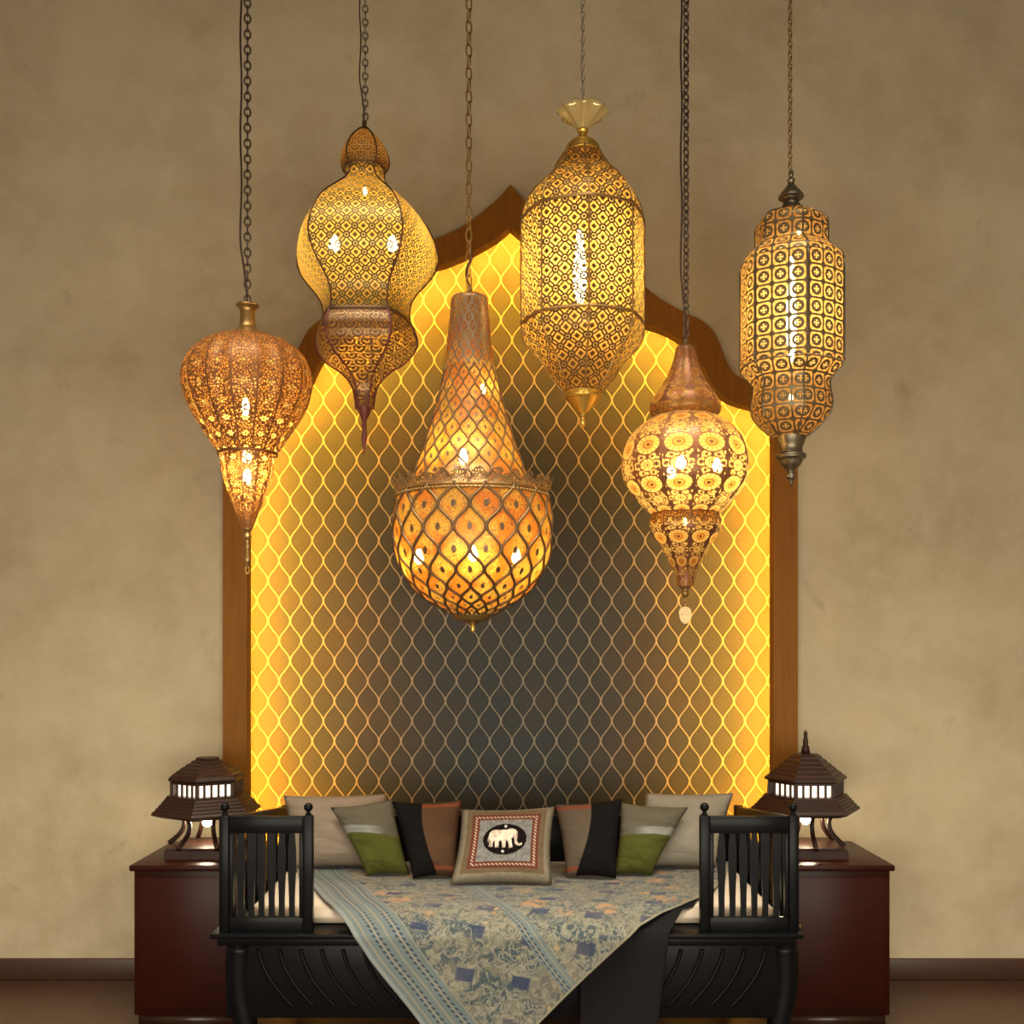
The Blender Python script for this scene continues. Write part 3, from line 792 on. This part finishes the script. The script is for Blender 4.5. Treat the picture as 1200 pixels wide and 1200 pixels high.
for s, (pa, pb) in ((-1, (258, 367)), (1, (820, 935))):
    d = 3.79; y = CY + d; xa, xb = X(pa, d), X(pb, d)
    xs = sorted((xa, xb)); yb = y + .018
    post(xs[0] + .017, y, ZP, ZT); post(xs[1] - .017, y, ZP, ZT)
    bm = NB(); box(bm, (xs[0] + .034, y - .012, ZT - .062), (xs[1] - .034, y + .012, ZT - .002), .003); obj('top_rail', bm, black, bed)
    bm = NB(); box(bm, (xs[0] + .034, y - .012, ZP), (xs[1] - .034, y + .012, ZP + .052), .003); obj('bottom_rail', bm, black, bed)
    for xx in (xs[0] + .034, xs[1] - .034 - .014):
        bm = NB(); box(bm, (xx, y - .012, ZP + .052), (xx + .014, y + .012, ZT - .062), .002); obj('stile', bm, black, bed)
    w0, w1 = xs[0] + .048, xs[1] - .048; n = 6
    for i in range(n):
        cx_ = w0 + (w1 - w0) * (i + .75) / (n + .5)
        bm = NB(); wt, wm, wb = .0105, .014, .0085
        zz = [(ZP + .052, wb), (ZP + .12, wb * 1.05), (ZP + .22, wm), (ZT - .12, wm * .95), (ZT - .062, wt * .8)]
        fr_ = [[bm.verts.new((cx_ + q * w_, y + yy, z_)) for q, yy in ((-1, -.006), (1, -.006), (1, .006), (-1, .006))] for z_, w_ in smoothprof(zz, .05)]
        for A, B in zip(fr_, fr_[1:]):
            for q in range(4): bm.faces.new((A[q], A[(q + 1) % 4], B[(q + 1) % 4], B[q]))
        bm.faces.new(fr_[0]); bm.faces.new(fr_[-1]); obj('slat', bm, black, bed, smooth=False)
    # side arm going back, its rail dropping towards the rear
    xo = s * 1.012; y0, y1 = y + .02, -.25; zr = .845
    bm = NB(); hexa(bm, [(xo - .014, y0, ZT - .06), (xo + .014, y0, ZT - .06), (xo + .014, y1, zr - .045), (xo - .014, y1, zr - .045),
                         (xo - .014, y0, ZT - .008), (xo + .014, y0, ZT - .008), (xo + .014, y1, zr), (xo - .014, y1, zr)])
    obj('arm_rail', bm, black, bed, smooth=False)
    for i in range(8):
        q = (i + .6) / 8.2; yy = y0 + (y1 - y0) * q; zz = ZT - .055 + (zr - .04 - ZT + .055) * q
        bm = NB(); box(bm, (xo - .007, yy - .016, ZP), (xo + .007, yy + .016, zz), .002); obj('arm_slat', bm, black, bed)
    bm = NB(); box(bm, (xo - .018, -.25, ZP), (xo + .018, -.214, zr + .004), .003); obj('rear_post', bm, black, bed)
bm = NB(); box(bm, (-.994, -.245, ZP), (.994, -.22, .805), .004); obj('backrest', bm, black, bed)

# mattress
g = G('cream_cotton'); n = g.noise(g.obj(), 40, 4); n2 = g.noise(g.obj(), 6, 3)
cream = g.done(g.pr(g.mix(n2, (.62, .52, .4), (.5, .42, .33)), .9, 0.0, g.bump(n, .3, .004)))
ZM = .60
bm = NB(); box(bm, (-.97, -1.13, ZP + .002), (.97, -.262, ZM), .025)
for v in bm.verts: v.co.z += 0 if v.co.z < ZM - .02 else .005 * mnoise.noise(v.co * 9)
tag(obj('mattress', bm, cream, loc=(0, -.7, ZP)), 'thin cream mattress lying on the black daybed platform', 'mattress')

# ---- pillows
def pillow_fn(c, th, pinch=.07):
    TL, TR, BR, BL = [Vector(q) for q in c]
    nrm = (TR - TL + BR - BL).cross(TL - BL + TR - BR).normalized()
    if nrm.y > 0: nrm = -nrm
    def f(u, v, side=1, off=0.0):          # v = 0 bottom, 1 top
        a, b = u, v
        pu = pinch * (1 - (2 * u - 1) ** 2) * 1; pv = pinch * (1 - (2 * v - 1) ** 2)
        a = u + (0.5 - u) * 2 * pv * .5; b = v + (0.5 - v) * 2 * pu * .5
        p = (BL.lerp(BR, a)).lerp(TL.lerp(TR, a), b)
        h = (max(0, 1 - abs(2 * u - 1) ** 2.6) * max(0, 1 - abs(2 * v - 1) ** 2.6)) ** .55
        wr = .004 * mnoise.noise(Vector((u * 5, v * 5, c[0][0] * 3)))
        return p + nrm * (side * (th * h + (wr if h > .05 else 0)) + off)
    return f
def pillow(name, c, th, mat, label, group=None, pinch=.07, n=22, cat='pillow'):
    f = pillow_fn(c, th, pinch); bm = NB(); uvl = bm.loops.layers.uv.new('metric')
    base_ = sum((Vector(q) for q in c), Vector()) / 4; base_.z = min(q[2] for q in c)
    grid = {}
    for s in (1, -1):
        for i in range(n + 1):
            for j in range(n + 1):
                edge = i in (0, n) or j in (0, n)
                key = (0 if edge else s, i, j)
                if key not in grid: grid[key] = bm.verts.new(f(i / n, j / n, s))
    for s in (1, -1):
        for i in range(n):
            for j in range(n):
                q = [(i, j), (i + 1, j), (i + 1, j + 1), (i, j + 1)]
                if s < 0: q = q[::-1]
                vs = [grid[(0 if (a in (0, n) or b in (0, n)) else s, a, b)] for a, b in q]
                fc = bm.faces.new(vs)
                for lp, (a, b) in zip(fc.loops, q): lp[uvl].uv = (a / n, b / n)
    o_ = obj(name, bm, mat, loc=base_)
    tag(o_, label, cat, group); return o_, f
def patch(name, poly, f, off, mat, parent, n=60, lift=.004):
    """raised applique in the pillow's own u, v"""
    def inside(x, y):
        r = False; m = len(poly)
        for i in range(m):
            (x1, y1), (x2, y2) = poly[i], poly[(i + 1) % m]
            if (y1 > y) != (y2 > y) and x < (x2 - x1) * (y - y1) / (y2 - y1) + x1: r = not r
        return r
    us = [p[0] for p in poly]; vs = [p[1] for p in poly]; a0, a1, b0, b1 = min(us), max(us), min(vs), max(vs)
    bm = NB(); vd = {}
    cells = {(i, j) for i in range(n) for j in range(n) if inside(a0 + (a1 - a0) * (i + .5) / n, b0 + (b1 - b0) * (j + .5) / n)}
    def cnt(i, j): return sum((i + a, j + b) in cells for a in (-3, -1, 0, 2) for b in (-3, -1, 0, 2)) / 16
    def vert(i, j, top):
        k_ = (i, j, top)
        if k_ not in vd:
            vd[k_] = bm.verts.new(f(a0 + (a1 - a0) * i / n, b0 + (b1 - b0) * j / n, 1, off + (lift * (.25 + cnt(i, j)) if top else -.004)))
        return vd[k_]
    for (i, j) in cells:
        bm.faces.new([vert(i, j, 1), vert(i + 1, j, 1), vert(i + 1, j + 1, 1), vert(i, j + 1, 1)])
        for (di, dj, e) in ((-1, 0, ((i, j + 1), (i, j))), (1, 0, ((i + 1, j), (i + 1, j + 1))), (0, -1, ((i, j), (i + 1, j))), (0, 1, ((i + 1, j + 1), (i, j + 1)))):
            if (i + di, j + dj) not in cells:
                (p1, p2) = e; bm.faces.new([vert(*p1, 1), vert(*p1, 0), vert(*p2, 0), vert(*p2, 1)])
    return obj(name, bm, mat, parent)
def corners(tl, tr, br, bl, d, lean=.16, dd=None):
    """rows/columns of the four corners in the frame; d = depth of the bottom edge"""
    dl, dr = (d, d) if dd is None else (d + dd[0], d + dd[1])
    out = []
    for (px, py), e, top in ((tl, dl, 1), (tr, dr, 1), (br, dr, 0), (bl, dl, 0)):
        p = P(px, py, e + (lean if top else 0))
        if not top: p.z = max(p.z, ZM + .026)
        out.append(tuple(p))
    return out
def fabric(name, fn, bump=.3):
    g = G(name); c_ = g.mix(.2, fn(g), (0, 0, 0)); u, v, _ = g.uv('metric')
    wv = g.noise(g.com(u * 1, v * 1), 160, 2); lg = g.noise(g.com(u * .6 + v * .35, v * 1.5), 3.2, 2, .4, dist=.5)
    return g.done(g.pr(c_, .85, 0.0, g.bump(wv * .1 + lg * .9, bump * 1.6, .06), Specular_IOR_Level=.12))
def pale(cola, colb): return lambda g: g.mix(g.noise(g.obj(), 8, 3), cola, colb)
pillow('throw_pillow', corners((332, 932), (452, 930), (474, 1022), (340, 1022), 4.5, .1), .075, fabric('beige_linen', pale((.43, .35, .27), (.34, .27, .2))),
       'big plain beige pillow at left, behind the grey and green one', pinch=.05)
pillow('throw_pillow', corners((757, 929), (860, 929), (838, 1022), (742, 1022), 4.5, .1), .075, fabric('pale_linen', pale((.45, .41, .33), (.36, .32, .26))),
       'big plain off-white pillow at right, behind the grey and green one', pinch=.05)
def greenfab(flip):
    def fn(g):
        u, v, _ = g.uv('metric')
        b = v + (g.noise(g.com(u, v), 4, 2) - .5) * .04 + (u - .5) * (.14 if not flip else -.06)
        n = g.noise(g.obj(), 14, 3)
        green = g.mix(n, (.17, .185, .04), (.1, .115, .02)); grey = g.mix(n, (.25, .23, .165), (.19, .175, .125))
        c_ = g.mix(g.ss(b, .5, .52), green, g.mix(g.ss(b, .64, .66), (.4, .42, .38), grey))
        c_ = g.mix(g.ss(b, .64, .66), c_, grey)
        uu = u if not flip else 1 - u
        sheen = g.ss(b, .52, .54) * g.ss(b, .65, .63) * g.ss(uu, .75, .45)  # highlight on the silver band, painted into the cloth colour
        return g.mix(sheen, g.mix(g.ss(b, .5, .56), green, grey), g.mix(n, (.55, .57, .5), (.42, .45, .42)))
    return fn
pillow('throw_pillow', corners((387, 946), (460, 936), (480, 1030), (431, 1040), 4.32, .12, (.02, .04)), .06, fabric('grey_green_silk', greenfab(False), .6),
       'grey and olive green pillow with silver sheen band, left side of the daybed', pinch=.065)
pillow('throw_pillow', corners((727, 940), (807, 946), (762, 1041), (720, 1030), 4.32, .12, (.04, .02)), .06, fabric('grey_green_silk_mirrored', greenfab(True), .6),
       'grey and olive green pillow with silver sheen band, right side of the daybed', pinch=.065)
def brownfab(flip, ca, cb, w0=.36, sl=.1):
    def fn(g):
        u, v, _ = g.uv('metric'); uu = u if not flip else 1 - u
        edge = uu - w0 - (v - .5) * (v - .5) * .5 + (v - .5) * sl
        n = g.noise(g.obj(), 12, 3)
        br = g.mix(n, ca, cb); tr = g.mix(g.ss(g.ab(v - .5), .39, .4) * g.ss(g.ab(v - .5), .45, .44), br, (.28, .08, .04))
        return g.mix(g.ss(edge, 0, .015), (.008, .007, .007), tr)
    return fn
pillow('throw_pillow', corners((459, 939), (541, 937), (536, 1030), (484, 1040), 4.28, .13, (0, .03)), .06, fabric('black_brown_satin', brownfab(False, (.14, .075, .04), (.1, .052, .028))),
       'brown pillow with black curved side panel, left of the elephant pillow', pinch=.065)
pillow('throw_pillow', corners((649, 942), (729, 936), (722, 1030), (664, 1043), 4.28, .13, (.03, 0)), .06, fabric('black_taupe_satin', brownfab(True, (.16, .12, .085), (.12, .09, .065), .5, .36)),
       'taupe pillow with black curved side panel, right of the elephant pillow', pinch=.065)
def elefab(g):
    u, v, _ = g.uv('metric'); n = g.noise(g.obj(), 60, 3)
    a = g.mx(g.ab(u - .5), g.ab(v - .53))
    grey = g.mix(g.ss(n, .35, .65), (.3, .3, .28), (.2, .2, .19))
    edge = g.mix(n, (.33, .29, .21), (.2, .165, .115))
    maroon = g.mix(n, (.2, .05, .03), (.13, .04, .025))
    ola = g.mix(n, (.22, .16, .09), (.13, .09, .05))
    dash = g.fr((u + v * 1.0) * 24); dots = g.ss(g.ab(dash - .5), .3, .2) * g.ss(g.ab(a - .325), .016, .01)
    c_ = g.mix(g.ss(a, .285, .29), grey, maroon)
    c_ = g.mix(dots, c_, (.62, .5, .38)); c_ = g.mix(g.ss(a, .365, .37), c_, ola)
    return g.mix(g.ss(a, .425, .43), c_, edge)
ep, ef = pillow('throw_pillow', corners((541, 948), (650, 945), (647, 1043), (527, 1037), 4.18, .14), .05, fabric('elephant_pillow_cloth', elefab),
                'patterned pillow with a white elephant on a black oval, centre of the daybed', pinch=.065)
ov = [(.5 + .235 * math.cos(q * PI / 20), .54 + .21 * math.sin(q * PI / 20)) for q in range(40)]
oval = patch('oval_patch', ov, ef, .001, plain('black_velvet', (.01, .007, .007), .85, Specular_IOR_Level=.05), ep, 48, .002)
# elephant outline, facing right
E = [(0, .62), (.02, .8), (.1, .92), (.22, .96), (.36, .93), (.5, .95), (.6, .94), (.66, 1.0), (.76, .99), (.86, .93), (.92, .82), (.94, .66), (.93, .5), (.93, .36), (.97, .25), (1.03, .22), (1.06, .28), (1.09, .3),
     (1.1, .2), (1.02, .12), (.92, .13), (.86, .22), (.84, .36), (.83, .5), (.79, .55), (.75, .5), (.76, .3), (.79, .16), (.8, .04), (.68, .0), (.66, .2), (.63, .36), (.58, .38), (.57, .2), (.57, .06), (.46, .03), (.45, .2), (.42, .38),
     (.36, .38), (.34, .2), (.36, .06), (.24, .04), (.22, .2), (.2, .36), (.16, .34), (.15, .2), (.16, .08), (.04, .08), (.03, .25), (.05, .42), (-.01, .3), (-.03, .45)]
ele = [(.325 + x * .335, .405 + y * .27) for x, y in E]
g = G('white_elephant_applique'); n = g.noise(g.obj(), 45, 3)
patch('elephant_applique', ele, ef, .0045, g.done(g.pr(g.mix(g.ss(n, .4, .7), (.75, .66, .54), (.42, .31, .25)), .8)), ep, 90, .008)
for nm, (uu, vv) in (('stud', (.5, .71)), ('stud', (.49, .365))):
    bm = NB(); bmesh.ops.create_icosphere(bm, subdivisions=2, radius=.006, matrix=Matrix.Translation(ef(uu, vv, 1, .006))); obj(nm, bm, plain('white_bead', (.8, .78, .74), .4), ep)

# ---- dark cloth under the throw, and the patterned throw itself
def drape(name, rows, mat, label, cat, amp, lift=0.0, nx=70, per=4, thick=.004):
    """rows = (depth, height, left px, right px) from back to front and down"""
    R_ = [Vector((CY + d_, z_, 0)) for d_, z_, _, _ in rows]
    xs = [(X(a, d_), X(b, d_)) for d_, z_, a, b in rows]
    fine = []; n = len(rows)
    for i in range(n - 1):
        for j in range(per):
            q = j / per; fine.append((R_[i].lerp(R_[i + 1], q), xs[i][0] + (xs[i + 1][0] - xs[i][0]) * q, xs[i][1] + (xs[i + 1][1] - xs[i][1]) * q))
    fine.append((R_[-1], *xs[-1]))
    bm = NB(); um = bm.loops.layers.uv.new('metric'); ua = bm.loops.layers.uv.new('angle'); t_ = 0; last = None; V_ = []; U_ = []
    for (p, xl, xr) in fine:
        if last is not None: t_ += (p - last).length
        last = p; row = []; ur = []
        for i in range(nx + 1):
            x_ = xl + (xr - xl) * i / nx
            hang = max(0, min(1, (ZP - p.y) * 5))
            wv = amp * (math.sin(x_ * 21 + t_ * 5) * (.25 + hang) + 1.2 * mnoise.noise(Vector((x_ * 7, t_ * 7, 2))))
            row.append((bm.verts.new((x_, p.x - max(0, hang) * (wv * 1.0 + amp * 1.3), p.y + lift + (1 - hang) * (wv * .35 + amp * .35)))))
            ur.append((x_, t_, x_ - xl, xr - x_))
        V_.append(row); U_.append(ur)
    for j in range(len(fine) - 1):
        for i in range(nx):
            q = [(j, i), (j, i + 1), (j + 1, i + 1), (j + 1, i)]
            f_ = bm.faces.new([V_[a][b] for a, b in q])
            for lp, (a, b) in zip(f_.loops, q): lp[um].uv = U_[a][b][:2]; lp[ua].uv = U_[a][b][2:]
    RECALC[0] = True
    o_ = obj(name, bm, mat, loc=(0, YF, ZM)); md = o_.modifiers.new('thickness', 'SOLIDIFY'); md.thickness = thick
    tag(o_, label, cat); return o_
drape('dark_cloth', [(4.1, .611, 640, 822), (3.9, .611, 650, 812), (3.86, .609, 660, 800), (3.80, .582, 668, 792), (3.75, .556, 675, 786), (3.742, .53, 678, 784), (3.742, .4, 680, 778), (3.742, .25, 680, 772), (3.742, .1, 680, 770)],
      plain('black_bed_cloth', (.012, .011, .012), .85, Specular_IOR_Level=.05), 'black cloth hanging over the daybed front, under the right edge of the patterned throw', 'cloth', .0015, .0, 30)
g = G('batik_throw'); u, v, _ = g.uv('metric'); e, e2, _ = g.uv('angle')
uvv = g.com(u, v); n = g.noise(uvv, 35, 4); n2 = g.noise(uvv, 9, 3, dist=.8)
# field: vines of tan and grey-teal, orange flowers, navy blocks
wig = g.noise(uvv, 14, 4, .6, dist=1.6)
vine = g.ss(g.ab(g.noise(uvv, 24, 3, .6, dist=1.2) - .5), .05, .02)
field = g.mix(g.ss(wig, .42, .58), (.04, .065, .075), (.17, .17, .12))
field = g.mix(vine * .7, field, (.33, .31, .23))
fl = g.ss(g.vor(g.com(u + (n2 - .5) * .12, v + (wig - .5) * .1), 7.5, 'F1', .85), .42, .3)
field = g.mix(fl * g.ss(v, .98, .86) * g.ss(wig, .4, .5) * g.ss(n, .38, .52), field, g.mix(n2, (.6, .3, .11), (.38, .2, .09)))  # orange flowers, kept to the top to paint in its warmer light
field = g.mix(g.ss(g.vor(uvv, 16, 'F1', .8), .2, .12) * g.ss(n2, .45, .55), field, (.4, .3, .15))
a_ = g.ab(g.fr(u / .2 + v * 1.2) - .5); b_ = g.ab(g.fr(v / .15 - u * 1.0) - .5)
navy = g.ss(g.mx(a_ * .9, b_), .16, .13); field = g.mix(navy * g.ss(wig, .35, .45), field, (.018, .03, .085))
field = g.mix(g.ss(g.noise(uvv, 5, 2), .45, .7) * .35, field, (.3, .23, .14))
# stripes along both edges and across the field
def stripes(coord, w0):
    q = coord / w0
    ln = g.ss(g.ab(g.fr(q * 5) - .5), .36, .42)
    dots = g.ss(g.ln(g.fr(q * 10) - .5, g.fr(v / .018 + g.fl(q * 10) * .5) - .5), .34, .26)
    c1 = g.mix(dots * g.ss(g.ab(g.fr(q * 2.5) - .5), .2, .26), (.14, .18, .18), (.025, .04, .075))
    return g.mix(ln, c1, (.25, .24, .18))
cA = stripes(e, .2)
col = g.mix(g.ss(e, .2, .202), cA, field)
band2 = g.ab(e - .62); col = g.mix(g.ss(band2, .032, .03), col, stripes(e + .01, .14))
col = g.mix(g.ss(e2, .012, .01), col, (.3, .27, .18)); col = g.mix(g.ss(e, .02, .018), col, (.24, .27, .26))
col = g.mix(.36, col, (.012, .018, .022))
throwm = g.done(g.pr(col, .9, 0.0, g.bump(n, .3, .004), Sheen_Weight=.15))
drape('patterned_throw', [(4.66, ZM + .004, 345, 856), (4.40, ZM + .004, 350, 850), (4.15, ZM + .004, 369, 838), (3.97, ZM + .004, 379, 815), (3.88, ZM + .004, 388, 799), (3.81, .592, 397, 776), (3.735, .568, 407, 752), (3.71, .53, 415, 738),
      (3.705, .45, 434, 707), (3.70, .35, 462, 670), (3.695, .2, 502, 618), (3.69, .07, 545, 572)],
      throwm, 'blue, tan and orange patterned throw hanging in a point over the daybed front', 'throw', .005, .014, 120, 6)

# ================================================================== SIDE TABLES AND PAGODA LAMPS
g = G('red_mahogany'); x, y, z = g.sep(g.obj()); gr = g.noise(g.com(x * 2, y * 12, z * 12), 3, 4)
mahog = g.done(g.pr(g.mix(gr, (.035, .006, .003), (.016, .003, .002)), .34, 0.0, g.bump(gr, .06, .003), Specular_IOR_Level=.15))
dwood = plain('dark_carved_wood', (.032, .012, .008), .4, Specular_IOR_Level=.3)
bwood = plain('dark_table_wood', (.035, .014, .01), .3)
diff = emis('warm_white_diffuser', (1, .8, .58), 2.2)
lampb = emis('warm_lamp_bulb', (1, .78, .5), 210)
TZ = .667
for s, x0, x1, lab in ((-1, -1.56, -1.10, 'mahogany bedside cabinet left of the daybed'), (1, 1.10, 1.56, 'mahogany bedside cabinet right of the daybed')):
    t = thing('side_cabinet', ((x0 + x1) / 2, -.38, 0), lab + ', under the pagoda lamp', 'cabinet')
    bm = NB(); box(bm, (x0, -.66, TZ - .024), (x1, -.1, TZ), .006); obj('top', bm, mahog, t)
    bm = NB(); box(bm, (x0 + .015, -.64, .05), (x1 - .015, -.11, TZ - .024), .004); obj('body', bm, mahog, t)
    bm = NB(); box(bm, (x0 + .03, -.63, 0), (x1 - .03, -.12, .05)); obj('plinth', bm, bwood, t)
    bm = NB(); box(bm, (x0 + .035, -.652, .08), (x1 - .035, -.64, TZ - .05), .004); dr = obj('door', bm, mahog, t)
    bm = NB(); bmesh.ops.create_icosphere(bm, subdivisions=2, radius=.012, matrix=Matrix.Translation((x1 - .07 if s < 0 else x0 + .07, -.664, .42))); obj('knob', bm, M['dbronze'], dr)

def polytier(bm, cx, cy, levels, n=6, off=0.0):
    """stack of (z, radius) outlines of an n-sided roof"""
    rings = [[bm.verts.new((cx + r * math.sin(off + 2 * PI * i / n), cy - r * math.cos(off + 2 * PI * i / n), z_)) for i in range(n)] for z_, r in levels]
    for A, B in zip(rings, rings[1:]):
        for i in range(n): bm.faces.new((A[i], A[(i + 1) % n], B[(i + 1) % n], B[i]))
    bm.faces.new(rings[0][::-1]); bm.faces.new(rings[-1])
def stepped(z0, r0, z1, r1, n, curve=1.0):
    out = []
    for i in range(n):
        a, b = i / n, (i + 1) / n
        ra = r0 + (r1 - r0) * a ** curve; rb = r0 + (r1 - r0) * b ** curve
        za = z0 + (z1 - z0) * a; zb = z0 + (z1 - z0) * b
        out += [(za, ra), (za + (zb - za) * .35, ra * .995), (zb, rb * 1.03)]
    return out
def pagoda(px, d, rr, zt, lab, spire):
    """px = column of its axis; rr = eave radii; heights are metres above the floor"""
    cx, cy = X(px, d), CY + d; off = PI / 6 if spire else 0.0
    z = lambda row: CZ - (row - HY) / F * d
    t = thing('pagoda_lamp', (cx, cy, TZ), lab, 'table lamp')
    bm = NB(); polytier(bm, cx, cy, [(TZ, .2), (TZ + .035, .2), (TZ + .04, .19), (TZ + .045, .19)], 4, PI / 4); obj('base', bm, dwood, t, smooth=False)
    zb = TZ + .045; ze = z(955 if not spire else 952)
    for i in range(6):
        th = off + 2 * PI * (i + .5) / 6
        bm = NB(); pts = []
        for q, r_ in ((0, .165), (.2, .135), (.45, .108), (.75, .1), (1, .115)):
            pts.append((cx + r_ * math.sin(th), cy - r_ * math.cos(th), zb + (ze - zb) * q))
        tube(bm, catmull(pts, 5), lambda q: .0085 + .003 * (1 - q), 8); obj('leg', bm, dwood, t)
    eave, mid_, top_ = rr
    z2 = z(932)
    bm = NB(); polytier(bm, cx, cy, [(ze, eave * .8), (ze + .012, eave * .97), (ze + .016, eave)] + stepped(ze + .018, eave, z2, mid_ * .86, 5, .9)[0:], 6, off)
    obj('lower_roof', bm, dwood, t, smooth=False)
    # lit gallery between the roofs: ring of little posts over a glowing diffuser
    z3 = z(914); gr_ = mid_ * .74
    bm = NB(); polytier(bm, cx, cy, [(z2, gr_ * .86), (z3, gr_ * .86)], 6, off); obj('diffuser', bm, diff, t, smooth=False)
    bm = NB(); polytier(bm, cx, cy, [(z2 - .002, mid_ * .86), (z2 + .008, mid_ * .86)], 6, off)
    polytier(bm, cx, cy, [(z3 - .008, gr_ * 1.06), (z3 + .001, gr_ * 1.06)], 6, off)
    cs_ = [Vector((cx + gr_ * math.sin(off + 2 * PI * i / 6), cy - gr_ * math.cos(off + 2 * PI * i / 6), 0)) for i in range(6)]
    for i in range(6):
        A, B = cs_[i], cs_[(i + 1) % 6]
        for q in range(5):
            p_ = A.lerp(B, q / 5); w_ = .0075 if q == 0 else .0045
            box(bm, (p_.x - w_, p_.y - w_, z2), (p_.x + w_, p_.y + w_, z3))
    obj('gallery', bm, dwood, t, smooth=False)
    zr = z(889 if not spire else 883)
    bm = NB(); polytier(bm, cx, cy, [(z3 - .003, top_ * .86), (z3 + .004, top_ * .98), (z3 + .008, top_)] + stepped(z3 + .01, top_, zr, top_ * .27, 6, 1.25 if not spire else 1.0), 6, off)
    if not spire: polytier(bm, cx, cy, [(zr, top_ * .3), (zr + .006, top_ * .3)], 6, off)
    obj('upper_roof', bm, dwood, t, smooth=False)
    if spire:
        bm = NB(); pr2 = [(zr, .02), (zr + .03, .016), (zr + .036, .011), (zr + .055, .012), (zr + .07, .008), (zr + .088, .009), (zr + .1, .003)]
        rings = [[bm.verts.new((cx + r_ * math.cos(q * PI / 6), cy + r_ * math.sin(q * PI / 6), z_)) for q in range(12)] for z_, r_ in pr2]
        for A, B in zip(rings, rings[1:]):
            for i in range(12): bm.faces.new((A[i], A[(i + 1) % 12], B[(i + 1) % 12], B[i]))
        bm.faces.new(rings[-1]); bm.faces.new(rings[0][::-1]); obj('spire', bm, dwood, t)
    bm = NB(); bmesh.ops.create_icosphere(bm, subdivisions=2, radius=.022, matrix=Matrix.Translation((cx, cy, ze - .03))); bl = obj('bulb', bm, lampb, t)
    bm = NB(); tube(bm, [(cx, cy, ze + .002), (cx, cy, ze - .012)], .012, 10); obj('socket', bm, dwood, bl)
pagoda(243, 4.6, (.235, .2, .165), 0, 'dark wooden pagoda lamp with flat top, on the left cabinet', False)
pagoda(944, 4.6, (.236, .21, .178), 0, 'dark wooden pagoda lamp with tall spire, on the right cabinet', True)
